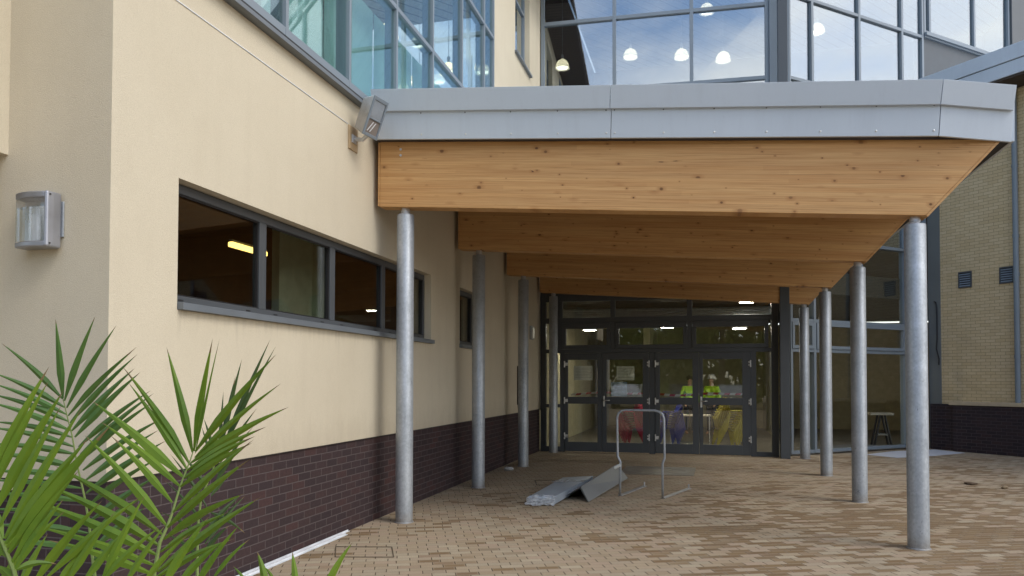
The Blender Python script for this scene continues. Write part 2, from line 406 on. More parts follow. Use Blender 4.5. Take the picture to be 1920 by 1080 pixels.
wallx(m, 4.6, 13.5, 10.5, 10.7)
m.box(-11, XW-.3, 4.18, 4.48, .985, 10.7)              # end wall facing the viewer
m.box(-11, -4.63, 2.2, 4.18, 3.19, 10.7)               # upper storey stepping forward
m.box(-11, -4.49, 4.09, 4.18, .915, .975)            # short ledge
m.build('render_wall', CREAM, wing)
m = MB(); m.box(XW-.3, XW-.018, 4.2, YE, 0, .978); m.build('brick_plinth', BR_DARK_Y, wing)
m = MB(); m.box(-11, XW-.3, 4.198, 4.5, 0, .978); m.build('brick_plinth', BR_DARK_X, wing)
m = MB(); m.box(-4.0, XW-.002, 4.19, YE, .978, .985); m.box(-11, -4.0, 4.185, 4.4, .978, .985); m.build('drip_bead', DARK, wing)
m = MB(); m.tube([(XW+.002, 4.2, 4.462), (XW+.002, 7.58, 4.455)], .006, 6); m.build('movement_joint_bead', WHITEM, wing)
# strip window
XF = -3.89
def strip_window(name, ys, z0, z1, sill_y0, sill_y1, mat=FRAME, pm=G_STRIP, slots=True, label=None):
    m = MB(); w = .055
    m.box(XF-.07, XF, ys[0], ys[-1], z1-.075, z1-.002); m.box(XF-.07, XF, ys[0], ys[-1], z0+.055, z0+.115)
    for i, y in enumerate(ys):
        a, b = (y, y+w) if i == 0 else (y-w, y) if i == len(ys)-1 else (y-w, y+w)
        m.box(XF-.068, XF+.002, a, b, z0+.115, z1-.075)
        if 0 < i < len(ys)-1: m.box(XF-.02, XF+.0035, y-.004, y+.004, z0+.12, z1-.08)
    f = m.build(name, mat, wing, .004, label=label)
    for y0, y1 in zip(ys, ys[1:]):
        MB().box(XF-.045, XF-.035, y0+.03, y1-.03, z0+.09, z1-.05).build('pane', pm, f)
        e = MB()
        for a, b, c_, d in ((y0+w, y1-w, z0+.115, z0+.127), (y0+w, y1-w, z1-.087, z1-.075)): e.box(XF-.034, XF-.012, a, b, c_, d)
        e.box(XF-.034, XF-.012, y0+w, y0+w+.012, z0+.127, z1-.087); e.box(XF-.034, XF-.012, y1-w-.012, y1-w, z0+.127, z1-.087)
        e.build('gasket', DARK, f)
        if slots:
            for yy in (y0+.22, y1-.22):
                MB().box(XF-.002, XF+.003, yy-.03, yy+.03, z0+.078, z0+.088).build('drain_slot', DARK, f)
    MB().prism([(XF+.001, sill_y0, z0+.058), (XF+.001, sill_y0, z0), (XW+.05, sill_y0, z0-.005), (XW+.05, sill_y0, z0+.048)], (0, sill_y1-sill_y0, 0)).build('sill', SILL, f, .003)
strip_window('strip_window', [4.79, 6.118, 7.45, 8.78, 10.208], 2.175, 3.148, 4.852, 10.24)
strip_window('small_window', [11.523, 12.497], 2.175, 3.128, 11.50, 12.52, slots=False)
# tall narrow window in the upper wall
m = MB(); m.box(-3.97, -3.9, 15.1, 15.16, 8.45, 10.3); m.box(-3.97, -3.9, 16.36, 16.42, 8.45, 10.3); m.box(-3.97, -3.9, 15.16, 16.36, 8.45, 8.53); m.box(-3.97, -3.9, 15.16, 16.36, 9.75, 9.81)
f = m.build('upper_window', FRAME_L, wing, .004)
MB().box(-3.945, -3.935, 15.13, 16.39, 8.5, 10.29).build('pane', G_UP, f)
MB().box(-3.9, -3.73, 15.06, 16.46, 8.40, 8.449).build('sill', SILL, f, .003)
# upper storey glazing, flush with the wall
YM = [4.6, 5.0, 6.32, 7.62, 8.93, 10.25, 11.60, 12.86, 13.5]; ZT = [4.84, 6.385, 7.99, 9.4, 10.5]
m = MB()
for i, y in enumerate(YM):
    a, b = (y, y+.06) if i == 0 else (y-.05, y) if i == len(YM)-1 else (y-.025, y+.025)
    m.box(-3.95, -3.782, a, b, ZT[0], ZT[-1])
for i, z in enumerate(ZT):
    a, b = (z, z+.10) if i == 0 else (z-.06, z) if i == len(ZT)-1 else (z-.03, z+.03)
    for y0, y1 in zip(YM, YM[1:]): m.box(-3.94, -3.785, y0+.025, y1-.025, a, b)
cw = m.build('upper_glazing', FRAME_L, wing, .004, label='upper storey curtain glazing in a blue grey frame')
for y0, y1 in zip(YM, YM[1:]):
    for z0, z1 in zip(ZT, ZT[1:]):
        dz = random.uniform(-.003, .003)
        MB().hexa([(-3.83+dz, y0, z0), (-3.82+dz, y0, z0), (-3.82-dz, y1, z0), (-3.83-dz, y1, z0)], [(-3.83, y0, z1), (-3.82, y0, z1), (-3.82+dz, y1, z1), (-3.83+dz, y1, z1)]).build('pane', G_LEFT, cw)
m = MB(); m.box(-3.9, -3.70, 4.6, 13.5, 4.735, 4.775); m.box(-3.9, -3.745, 4.6, 13.5, 4.775, 4.80); m.build('sill_flashing', SILL, cw, .003)
MB().box(-3.9, -3.757, 4.6, 13.5, 4.80, 4.84).build('shadow_gap', DARK, cw)
# rooms behind
m = MB(); m.box(-9.2, -9.1, 4.5, YE, 0, 4.4); m.box(-9.1, -4.09, 4.49, 4.55, 0, 4.4); m.box(-9.1, -4.09, YE-.1, YE, 0, 4.4); m.box(-9.1, -4.3, 10.6, 10.7, 0, 4.4); m.build('interior_wall', WALLBRN, wing)
m = MB(); m.box(-5.1, -5.0, 8.22, 9.30, 0, 4.3); m.box(-5.0, -4.88, 9.02, 9.30, 0, 4.3); m.build('interior_partition', simple('sage_wall', (.62, .74, .60), .9), wing)
m = MB(); m.box(-9.1, -4.09, 4.55, YE-.1, 3.95, 4.05); m.build('interior_ceiling', WALLBRN, wing)
m = MB(); m.box(-9.1, -4.09, 4.55, YE-.1, 4.3, 4.7); m.build('interior_floor', FLOORI, wing)
m = MB(); m.box(-9.2, -9.1, 4.5, YE, 4.7, 10.5); m.build('interior_back_wall', WALLTEAL, wing)
m = MB(); m.box(-9.2, -3.95, 4.5, YE, 10.5, 10.65); m.build('interior_upper_ceiling', SLATS, wing)
m = MB()
for y0, y1 in ((6.4, 7.6), (7.64, 8.91), (8.95, 10.23), (10.27, 11.58), (11.62, 12.84)): m.box(-4.12, -4.115, y0, y1, 4.75, 6.36)
m.build('roller_blind', simple('pale_green_blind', (.52, .70, .67), .8, 0, .06, .5), wing)
m = MB(); m.box(-11, -3.06, 2.0, 17.38, 10.7, 10.76); m.build('roof_soffit', RIBBED, wing)
m = MB(); m.box(-11, -3.03, 1.96, 17.4, 10.76, 10.92); m.build('roof', SOFFIT, wing)

# ------------------------------------------------------------------ glazed entrance building
ent = thing('glazed_entrance_building', 'glass fronted atrium with grey framed entrance doors behind the canopy', 'building', (0, 20, 0))
YS = 17.5
def X(px): return -3.185 + (px-1060)*(.928+3.185)/(1408-1060.)       # pixel of the survey photo -> metres along the door screen
ZD = 2.288
m = MB(); F_ = .09
def fr(m, x0, x1, z0, z1, y0=YS, d=.12): m.box(x0, x1, y0, y0+d, z0, z1)
XL, XR = -3.77, 1.40
jl0, jl1 = X(1050), X(1059); c0, c1 = X(1223.5), X(1234.5); jr0, jr1 = X(1409), X(1419)
m1152, m1299 = X(1154), X(1299); rp0 = X(1446)
fr(m, XL, XL+.13, 0, 3.72); fr(m, jl0, jl1, 0, ZD); fr(m, c0, c1, 0, ZD); fr(m, jr0, jr1, 0, ZD); fr(m, rp0, 1.52, 0, 3.72)
fr(m, XL+.13, rp0, ZD, ZD+.09)                                          # head rail
fr(m, XL+.13, rp0, 2.985, 3.105)                                        # transom
fr(m, XL+.13, rp0, 3.49, 3.72)                                          # top rail
for x in (X(1050), m1152, m1299):
    fr(m, x-.055, x+.055, ZD+.09, 2.985); fr(m, x-.055, x+.055, 3.105, 3.49)
fr(m, XL+.13, jl0, 0, .12); fr(m, jr1, rp0, 0, .10)
fr(m, XL+.13, jl0, 1.02, 1.10)
scr = m.build('door_screen', FRAME, ent, .004)
def pane(x0, x1, z0, z1, mat=G_DOOR, par=None, y=YS+.055):
    return MB().box(x0, x1, y, y+.01, z0, z1).build('pane', mat, par)
for a, b in ((X(1050), m1152), (m1152, m1299), (m1299, rp0)): pane(a+.05, b-.05, 3.10, 3.50, par=scr)
pane(XL+.1, jl0+.01, .11, ZD, par=scr); pane(jr1-.01, rp0+.01, .09, ZD, par=scr)
pane(XL+.1, X(1050)-.05, ZD+.08, 3.0, par=scr); pane(XL+.1, X(1050)-.05, 3.1, 3.5, par=scr)
# hopper windows
for a, b, px0, px1 in ((X(1050), m1152, 1062, 1142), (m1152, m1299, 1167, 1288), (m1299, rp0, 1313, 1436)):
    x0, x1, z0, z1 = a+.058, b-.058, ZD+.094, 2.981
    gx0, gx1, gz0, gz1 = x0+.085, x1-.085, 2.47, 2.85
    m = MB(); fr(m, x0, x1, z0, gz0, YS-.02, .1); fr(m, x0, x1, gz1, z1, YS-.02, .1); fr(m, x0, gx0, gz0, gz1, YS-.02, .1); fr(m, gx1, x1, gz0, gz1, YS-.02, .1)
    w = m.build('hopper_window', FRAME, ent, .005)
    pane(gx0-.01, gx1+.01, gz0-.01, gz1+.01, par=w)
# doors
def door(x0, x1, gx0, gx1, hinge_left, handle):
    y0 = YS-.015; z0, z1 = .02, ZD-.006
    m = MB(); d = .07
    m.box(x0, gx0, y0, y0+d, z0, z1); m.box(gx1, x1, y0, y0+d, z0, z1)
    zs = (.235, 1.115, 1.275, 2.13)
    m.box(gx0, gx1, y0, y0+d, z0, zs[0]); m.box(gx0, gx1, y0, y0+d, zs[1], zs[2]); m.box(gx0, gx1, y0, y0+d, zs[3], z1)
    o = m.build('door', FRAME, ent, .004)
    for a, b in ((zs[0], zs[1]), (zs[2], zs[3])): pane(gx0-.008, gx1+.008, a-.008, b+.008, par=o, y=y0+.03)
    hx = x0 if hinge_left else x1
    for z in (.37, 1.19, 2.03):
        h = MB(); h.lathe([(.016, -.075), (.016, -.028)], (hx, y0-.016, z), 10); h.lathe([(.016, .028), (.016, .075)], (hx, y0-.016, z), 10); h.lathe([(.013, -.028), (.013, .028)], (hx, y0-.016, z), 10)
        if hinge_left: h.box(hx+.002, hx+.075, y0-.022, y0-.003, z-.035, z+.035)
        else: h.box(hx-.045, hx+.004, y0-.018, y0-.002, z-.05, z-.012); h.box(hx-.045, hx+.004, y0-.018, y0-.002, z+.012, z+.05)
        h.build('hinge', STEELW, o, .003)
    if handle:
        px = x0+.045
        MB().box(px-.02, px+.02, y0-.012, y0, 1.06, 1.30).build('handle_plate', STEELW, o, .004)
        MB().tube([(px, y0-.008, 1.20), (px, y0-.05, 1.20), (px+.02, y0-.058, 1.20), (px+.14, y0-.055, 1.20)], .011, 8).build('handle', CHROME, o, smooth=True)
door(jl1+.004, X(1132.5), X(1066), X(1124), True, False)
door(X(1133), c0-.004, X(1141.5), X(1211), False, True)
door(c1+.004, X(1315.5), X(1243.5), X(1304), True, False)
door(X(1316), jr0-.004, X(1323), X(1394), False, True)
# tall steel mullion at the corner
MB().box(1.525, 1.72, YS-.35, YS-.14, 0, 12.9).build('corner_post', FRAME, ent, .006)
# upper atrium glazing
A0 = Vector((-3.77, YS+.02, 0)); C0 = Vector((1.8, 17.75, 0))
def curtain(name, mat_basis, xs, zs, fm, pm, w=.036, depth=.15, skip=()):
    m = MB()
    for i, x in enumerate(xs):
        a, b = (x, x+w*2) if i == 0 else (x-w*2, x) if i == len(xs)-1 else (x-w, x+w)
        m.box(a, b, 0, depth, zs[0], zs[-1])
    for i, z in enumerate(zs):
        a, b = (z, z+w*2) if i == 0 else (z-w*2, z) if i == len(zs)-1 else (z-w, z+w)
        for x0, x1 in zip(xs, xs[1:]): m.box(x0+w, x1-w, .004, depth-.01, a, b)
    o = m.build(name, fm, ent, .004, basis=mat_basis)
    k = 0
    for x0, x1 in zip(xs, xs[1:]):
        for z0, z1 in zip(zs, zs[1:]):
            a, b = random.uniform(-.004, .004), random.uniform(-.004, .004)
            p = MB().hexa([(x0, .06+a, z0), (x1, .06+b, z0), (x1, .07+b, z0), (x0, .07+a, z0)], [(x0, .06-b, z1), (x1, .06+a, z1), (x1, .07+a, z1), (x0, .07-b, z1)]).build('pane', pm(z0) if callable(pm) else pm, basis=mat_basis)
            hang(p, o); k += 1
    return o
dA = C0 - A0
curtain('upper_curtain_wall', frame_matrix(A0, dA), [0.0, 1.73, 3.48, 5.16], [4.3, 6.4, 8.43, 10.1, 11.8, 12.9], FRAME_L, G_UP, .04)
MB().box(5.165, 5.60, -.03, .2, 4.0, 12.9).build('corner_column', FRAME_L, ent, .01, basis=frame_matrix(A0, dA))
FD = Vector((.743, .669, 0))
FM = frame_matrix(C0, FD)
curtain('facet_curtain_wall', FM, [0, .77, 2.36, 3.93, 4.76], [0.04, 2.33, 3.0, 4.85, 6.6, 8.4, 10.3, 12.2, 12.9], FRAME_L, lambda z: G_DOOR if z < 4 else G_UP)
for x0, x1 in ((.0, .77), (.77, 2.36), (2.36, 3.93), (3.93, 4.76)):
    m = MB(); a, b, z0, z1 = x0+.04, x1-.04, 2.37, 2.96
    m.box(a, b, -.02, .055, z0, z0+.075); m.box(a, b, -.02, .055, z1-.075, z1); m.box(a, a+.075, -.02, .055, z0+.075, z1-.075); m.box(b-.075, b, -.02, .055, z0+.075, z1-.075)
    m.build('vent_window', FRAME_L, ent, .004, basis=FM)
curtain('bay_curtain_wall', FM, [4.78, 5.02, 6.9, 8.5], [10.42, 12.2, 12.9], FRAME_L, G_UP)
MB().box(8.5, 9.2, -.06, .3, 8.3, 12.9).build('bay_post', FRAME, ent, .01, basis=FM)
MB().box(4.79, 9.2, .05, .3, 7.6, 10.30).build('spandrel_panel', RENDER_GREY, ent, basis=FM)
m = MB(); m.box(4.78, 9.2, -.07, .3, 10.34, 10.42); m.box(4.78, 9.2, -.02, .3, 10.30, 10.34); m.build('spandrel_sill', FRAME_L, ent, .004, basis=FM)
# hall inside
m = MB(); m.box(-3.9, 9, 27.9, 28, 0, 3.6); m.box(-3.95, -3.85, 17.7, 28, 0, 3.9); m.box(-1.9, -1.7, 24, 27.9, 0, 3.4); m.build('hall_wall', WALLINT, ent)
m = MB(); m.box(1.9, 2.1, 24.2, 27.9, 0, 3.4); m.box(8.6, 8.7, 24.2, 27.9, 0, 3.6); m.build('hall_partition', WALLINT, ent)
m = MB(); m.prism([(-3.85, 17.68, .006), (1.75, 17.68, .006), (1.9, 17.9, .006), (5.2, 20.9, .006), (9, 24, .006), (9, 27.9, .006), (-3.85, 27.9, .006)], (0, 0, .006)); m.build('hall_floor', FLOORI, ent)
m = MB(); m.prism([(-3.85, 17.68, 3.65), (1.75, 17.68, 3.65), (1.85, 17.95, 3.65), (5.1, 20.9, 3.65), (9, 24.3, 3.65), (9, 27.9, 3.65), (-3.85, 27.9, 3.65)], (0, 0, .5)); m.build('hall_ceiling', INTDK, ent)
m = MB()
for k in range(5): m.tube([(-3.6, 18.4+k*.25, 3.36-.03*k), (1.6, 18.5+k*.25, 3.34-.03*k)], .035, 6)
m.build('service_pipe', GALV, ent)
m = MB(); m.prism([(-3.85, 17.8, 12.9), (1.8, 17.95, 12.9), (8.8, 24.2, 12.9), (8.8, 30, 12.9), (-3.85, 30, 12.9)], (0, 0, .1)); m.build('atrium_ceiling', SLATS, ent)
m = MB(); m.box(-3.9, 9, 27.4, 27.5, 4.15, 12.85); m.box(-4.0, -3.9, 17.7, 27.5, 4.0, 12.85); m.box(8.75, 8.85, 24.4, 27.4, 4.15, 12.85); m.build('atrium_back_wall', simple('atrium_wall', (.13, .095, .07), .9), ent)
m = MB(); m.prism([(-3.9, 17.45, 12.9), (1.8, 17.6, 12.9), (9, 24, 12.9), (9, 30, 12.9), (-3.9, 30, 12.9)], (0, 0, .5)); ro = m.build('roof', FASCIA, ent); ro.location.z += .104

# ------------------------------------------------------------------ buff brick building on the right
E0 = Vector((5.40, 20.945, 0)); BMX = frame_matrix(E0, (.669, -.743))
rb = thing('buff_brick_building', 'buff brick building with grey vents and a dark brick base at the right edge', 'building', (8.5, 20, 0))
MB().box(.28, 12, 0, .3, 1.0, 8.4).build('brick_wall', BR_YEL, rb, basis=BMX)
MB().box(12, 12.3, 0, 8, 0, 8.4).build('brick_wall', BR_YEL, rb, basis=BMX)
MB().box(-.04, .283, -.015, .3, 0, 9.0).build('corner_panel', PANELGREY, rb, .006, basis=BMX)
m = MB(); m.tube([(.13, -.03, 3.62), (.18, -.04, 3.60), (.20, -.03, 3.45), (.20, -.03, 2.7), (.18, -.035, 2.45), (.24, -.03, 2.2), (.235, -.03, 2.05)], .014, 6); m.build('cable', DARK, rb, smooth=True, basis=BMX)
m = MB(); m.box(.80, 12, -.4, 0, 0, 1.085); m.build('brick_plinth', brick('purple_brick_right', [(.1, (.030, .022, .026)), (.5, (.042, .028, .032)), (.95, (.06, .034, .034))], (.085, .07, .07), 0), rb, basis=BMX)
m = MB(); m.box(.18, .80, -.30, 0, 0, 1.10); m.build('brick_plinth', bpy.data.materials['purple_brick_right'], rb, basis=BMX)
m = MB(); m.box(.72, 3.2, -.43, 0, 1.088, 1.165); m.box(3.206, 6, -.43, 0, 1.088, 1.165); m.build('coping', STONE, rb, .006, basis=BMX)
def vent(x0, x1, z0, z1):
    m = MB(); m.box(x0, x0+.03, -.03, .0, z0, z1); m.box(x1-.03, x1, -.03, .0, z0, z1); m.box(x0+.03, x1-.03, -.03, 0, z1-.03, z1); m.box(x0+.03, x1-.03, -.03, 0, z0, z0+.03)
    v = m.build('vent_grille', FRAME, rb, .003, basis=BMX)
    b = MB().box(x0+.03, x1-.03, -.006, -.001, z0+.03, z1-.03).build('vent_back', DARK, basis=BMX); hang(b, v)
    n = 6; m = MB(); h = (z1-z0-.06)/n
    for k in range(n):
        z = z0+.03+h*k
        m.hexa([(x0+.03, -.028, z+.004), (x1-.03, -.028, z+.004), (x1-.03, -.008, z+h*.55), (x0+.03, -.008, z+h*.55)], [(x0+.03, -.028, z+.012), (x1-.03, -.028, z+.012), (x1-.03, -.008, z+h*.55+.008), (x0+.03, -.008, z+h*.55+.008)])
    b = m.build('louvre_slats', FRAME_L, basis=BMX); hang(b, v)
vent(.74, 1.06, 3.88, 4.265); vent(1.70, 2.02, 3.88, 4.26)
m = MB(); m.tube([(2.10, -.075, 1.17), (2.10, -.075, 8.3)], .058, 14)
dp = m.build('downpipe', FRAME_L, rb, smooth='auto', basis=BMX)
for z in (2.2, 4.05, 4.92, 6.5):
    b = MB().lathe([(.066, -.04), (.066, .04)], (2.10, -.075, z), 14).build('pipe_collar', FRAME_L, basis=BMX); hang(b, dp)
MB().box(.22, 12.5, -.80, 0, 8.64, 8.97).build('eaves_fascia', FASCIA, rb, .006, basis=BMX)
MB().box(.22, 12.5, -.775, 0, 8.32, 8.625).build('eaves_fascia', FASCIA, rb, .006, basis=BMX)
MB().box(.25, 12.5, -.75, 0, 8.625, 8.64).build('shadow_gap', DARK, rb, basis=BMX)
MB().box(.24, 12.5, -.74, 0, 8.27, 8.318).build('eaves_soffit', SOFFIT, rb, basis=BMX)
MB().box(.3, 12.5, .0, 8, 8.41, 8.9).build('roof', FASCIA, rb, basis=BMX)

# ------------------------------------------------------------------ entrance canopy
can = thing('entrance_canopy', 'long timber beamed canopy with silver fascia on round steel columns', 'canopy', (-.7, 12.8, 0))
SL = .0699; Y0, SP = 8.339, 2.981
XCL, XCR = -3.417, 2.024
def zb(x): return 3.686 - SL*(x+3.70)
for k in range(4):
    y = Y0 + SP*k - .1
    xr = 2.10
    poly = [(-3.70, y, zb(-3.70)), (xr, y, zb(xr)), (2.748, y, 3.985), (-3.70, y, 3.985 + .0719*6.448)]
    b = MB().prism(poly, (0, .2, 0)).build('timber_beam', TIMBER, can, .004)
    # end boards
    MB().box(-3.722, -3.702, y-.006, y+.206, zb(-3.70)+.006, 4.44).build('end_board', TIMBER, b)
    d = Vector((2.748-xr, 0, 3.985-zb(xr))); n_ = Vector((d.z, 0, -d.x)).normalized()*.022; a = Vector((xr, y-.008, zb(xr))); e = a + d
    MB().prism([a, a+n_, e+n_, e], (0, .216, 0)).build('end_board', TIMBER, b)
    for zz in (4.34, 4.27):
        MB().tube([(-3.44, y-.012, zz), (-3.44, y+.002, zz)], .014, 8).build('bolt_head', GALV2, b)
for k in range(4):
    for x in (XCR, XCL):
        h = zb(x) - .072; c = MB(); r = .1
        c.lathe([(r, 0), (r, h-.012), (r-.006, h-.003), (r-.012, h)], (x, Y0+SP*k, 0), 36)
        o = c.build('column', GALV, can, smooth='auto')
        MB().lathe([(.047, h-.002), (.047, h+.02), (.055, h+.03), (.045, h+.075)], (x, Y0+SP*k, 0), 20).build('spigot', GALV2, o, smooth='auto')
        m = MB().lathe([(r+.012, 0.001), (r+.010, .008), (r+.002, .014)], (x, Y0+SP*k, 0), 28).build('base_collar', GALV, o)
def zt(x): return 3.985 + .0719*(2.748-x)
MB().hexa([(-3.72, 8.2, zt(-3.72)-.002), (2.78, 8.24, zt(2.78)-.002), (2.78, 17.42, zt(2.78)-.002), (-3.72, 17.42, zt(-3.72)-.002)], [(-3.72, 8.2, zt(-3.72)+.45), (2.78, 8.24, zt(2.78)+.45), (2.78, 17.42, zt(2.78)+.45), (-3.72, 17.42, zt(-3.72)+.45)]).build('roof_deck', SOFFIT, can)
# fascia: three panels wide, two bands high, top leaning forward
FX = [-3.70, -.98, 2.185, 2.85]
def fy(x, base): return base if x <= 2.19 else base + .13
def band(i, zl, zr, bl, br, yb, yt, tk=.03):
    x0, x1 = FX[i]+.003, FX[i+1]-.003
    def P(x, f, side): # f 0 bottom 1 top
        if x <= 2.19:
            s = (x+3.70)/5.885; z = (zl[f] + (zr[f]-zl[f])*s)
        else: z = zr[f] - .105*(x-2.185)
        off = (yb, yt)[f]
        lean = .012*f
        xx = x + (.014*f if x > -3 else -.015*f)
        return (xx, fy(x, off) + side, z)
    return MB().hexa([P(x0, 0, 0), P(x1, 0, 0), P(x1, 0, tk), P(x0, 0, tk)], [P(x0, 1, 0), P(x1, 1, 0), P(x1, 1, tk), P(x0, 1, tk)])
low_l, low_r = (4.437, 4.765), (4.018, 4.325)
up_l, up_r = (4.742, 4.98), (4.302, 4.524)
for i in range(3):
    p = band(i, low_l, low_r, 0, 0, 8.10, 8.065).build('fascia_panel', FASCIA, can, .003)
    x0, x1 = FX[i], FX[i+1]; n = (6, 7, 2)[i]
    xs = [x0+.045+(x1-x0-.09)*k/(n-1) for k in range(n)]
    if i == 2: xs = [x0+.045, x1-.09]
    for x in xs:
        s = (x+3.70)/5.885; z = (low_l[0]+(low_r[0]-low_l[0])*s if x <= 2.19 else low_r[0]-.105*(x-2.185)) + .052
        MB().lathe([(.012, -.004), (.010, .003), (.004, .006)], (0, 0, 0), 8).build('rivet', STEELW, p, basis=Matrix.Translation((x, fy(x, 8.095), z)) @ Matrix.Rotation(math.pi/2, 4, 'X'))
        MB().lathe([(.009, -.004), (.007, .003)], (0, 0, 0), 6).build('rivet', FRAME, p, basis=Matrix.Translation((x, fy(x, 8.068), z+.236)) @ Matrix.Rotation(math.pi/2, 4, 'X'))
    band(i, up_l, up_r, 0, 0, 8.03, 7.98).build('fascia_panel', FASCIA, can, .003)
# side return, soffit strip and roof edge
m = MB(); m.hexa([(2.85, 8.24, 3.955), (2.88, 8.24, 3.955), (2.88, 17.4, 3.955), (2.85, 17.4, 3.955)], [(2.85, 8.22, 4.46), (2.88, 8.22, 4.46), (2.88, 17.4, 4.46), (2.85, 17.4, 4.46)]); m.build('side_fascia', FASCIA, can, .003)
m = MB(); m.hexa([(2.72, 8.25, 3.965), (2.848, 8.25, 3.958), (2.848, 17.38, 3.958), (2.72, 17.38, 3.965)], [(2.72, 8.25, 3.98), (2.848, 8.25, 3.975), (2.848, 17.38, 3.975), (2.72, 17.38, 3.98)]); m.build('edge_soffit', DARK, can)
m = MB(); m.hexa([(-3.7, 8.02, 4.955), (2.2, 8.02, 4.50), (2.84, 8.14, 4.44), (2.84, 17.4, 4.44)], [(-3.7, 8.02, 4.965), (2.2, 8.02, 4.51), (2.84, 8.14, 4.45), (2.84, 17.4, 4.45)]); m.bm.free() if False else None
MB().hexa([(-3.7, 8.12, 4.93), (2.83, 8.2, 4.43), (2.83, 17.4, 4.43), (-3.7, 17.4, 4.93)], [(-3.7, 8.12, 4.95), (2.83, 8.2, 4.45), (2.83, 17.4, 4.45), (-3.7, 17.4, 4.95)]).build('roof_sheet', FASCIA, can)

# ------------------------------------------------------------------ lamps on the walls
fl = thing('floodlight', 'grey floodlight tilted on a bracket at the left end of the canopy fascia', 'floodlight', (XW, 7.7, 4.3))
MB().box(XW+.001, XW+.016, 7.585, 7.80, 4.19, 4.45).build('back_plate', PLATE, fl, .003)
m = MB(); m.box(XW+.016, XW+.03, 7.64, 7.74, 4.27, 4.36); m.tube([(XW+.03, 7.69, 4.315), (-3.66, 7.68, 4.30), (-3.585, 7.66, 4.345)], .024, 8); m.build('bracket', GALV2, fl, .002)
za = Vector((.36, -.05, .93)).normalized(); xn = Vector((.96, -.22, -.36)); xn = (xn - za*xn.dot(za)).normalized(); yn = za.cross(xn)
FB = Matrix(((xn.x, yn.x, za.x, -3.545), (xn.y, yn.y, za.y, 7.66), (xn.z, yn.z, za.z, 4.535), (0, 0, 0, 1)))
b = MB(); b.hexa([(-.115, -.09, -.165), (-.115, .09, -.165), (-.115, .09, .165), (-.115, -.09, .165)], [(.05, -.125, -.215), (.05, .125, -.215), (.05, .125, .215), (.05, -.125, .215)])
body = b.build('lamp_housing', GALV2, fl, .012, basis=FB)
m = MB(); m.box(.05, .068, -.125, -.10, -.215, .215); m.box(.05, .068, .10, .125, -.215, .215); m.box(.05, .068, -.10, .10, .175, .215); m.box(.05, .068, -.10, .10, -.215, -.18); m.box(.05, .066, -.10, .10, -.03, -.012)
hang(m.build('front_frame', FRAME_L, None, .004, basis=FB), body)
hang(MB().box(.051, .058, -.10, .10, -.012, .175).build('lamp_glass', LENS, None, basis=FB), body)
hang(MB().box(.0505, .056, -.10, .10, -.18, -.03).build('gear_cover', simple('brown_grey_cover', (.22, .19, .17), .5), None, basis=FB), body)
for k in (-.045, .0):
    hang(MB().hexa([(.056, k-.03, -.16), (.060, k-.03, -.16), (.060, k-.018, -.16), (.056, k-.018, -.16)], [(.056, k+.03, -.05), (.060, k+.03, -.05), (.060, k+.042, -.05), (.056, k+.042, -.05)]).build('cover_rib', WHITEM, None, basis=FB), body)

wl = thing('wall_lamp', 'silver bulkhead wall lamp with a clear ribbed lens on the shaded end wall', 'wall lamp', (-4.36, 4.18, 2.55))
def arc(x0, x1, y_, bulge, n=10):
    return [(x0+(x1-x0)*k/n, y_-bulge*math.sin(math.pi*(.12+.62*k/n))) for k in range(n+1)]
def slab(prof, yb, z0, z1):
    pts = [(x, y, z0) for x, y in prof] + [(prof[-1][0], yb, z0), (prof[0][0], yb, z0)]
    return MB().prism(pts, (0, 0, z1-z0))
LX0, LX1 = -4.448, -4.19
MB().box(-4.20, -4.150, 4.166, 4.179, 2.60, 2.84).build('mounting_plate', GALV, wl, .004)
cap = slab(arc(LX0-.004, LX1, 4.10, .062), 4.179, 2.845, 2.888).build('top_cap', SILVER, wl, .008)
slab(arc(LX0-.004, LX1, 4.10, .062), 4.179, 2.523, 2.56).build('bottom_cap', SILVER, wl, .008)
side = MB().prism([(LX1+.002, 4.045, 2.523), (LX1+.022, 4.052, 2.523), (LX1+.028, 4.10, 2.523), (LX1+.028, 4.165, 2.523), (LX1+.002, 4.165, 2.523)], (0, 0, .367)).build('side_cover', SILVER, wl, .012)
for z in (2.545, 2.868):
    hang(MB().tube([(LX1+.030, 4.072, z), (LX1+.02, 4.078, z)], .006, 8).build('screw', DARK), side)
MB().box(LX0, LX1, 4.15, 4.178, 2.56, 2.845).build('reflector', simple('lamp_reflector', (.66, .68, .70), .3, .5), wl)
pr = arc(LX0+.002, LX1-.002, 4.10, .058, 28); m = MB()
for (xa, ya), (xb, yb) in zip(pr, pr[1:]): 
    xm, ym = (xa+xb)/2, (ya+yb)/2-.003
    m.face([(xa, ya, 2.56), (xm, ym, 2.56), (xm, ym, 2.785), (xa, ya, 2.785)]); m.face([(xm, ym, 2.56), (xb, yb, 2.56), (xb, yb, 2.785), (xm, ym, 2.785)])
m.build('ribbed_lens', LENS, wl)
slab(arc(LX0+.002, LX1-.002, 4.101, .058), 4.12, 2.786, 2.844).build('upper_lens', LENS, wl)
m = MB(); m.lathe([(.026, 0), (.03, .06), (.03, .17), (.018, .19), (.018, .22), (.01, .235)], (-4.32, 4.116, 2.565), 20); m.build('bulb', simple('bulb_white', (.8, .82, .84), .35), wl, smooth='auto')

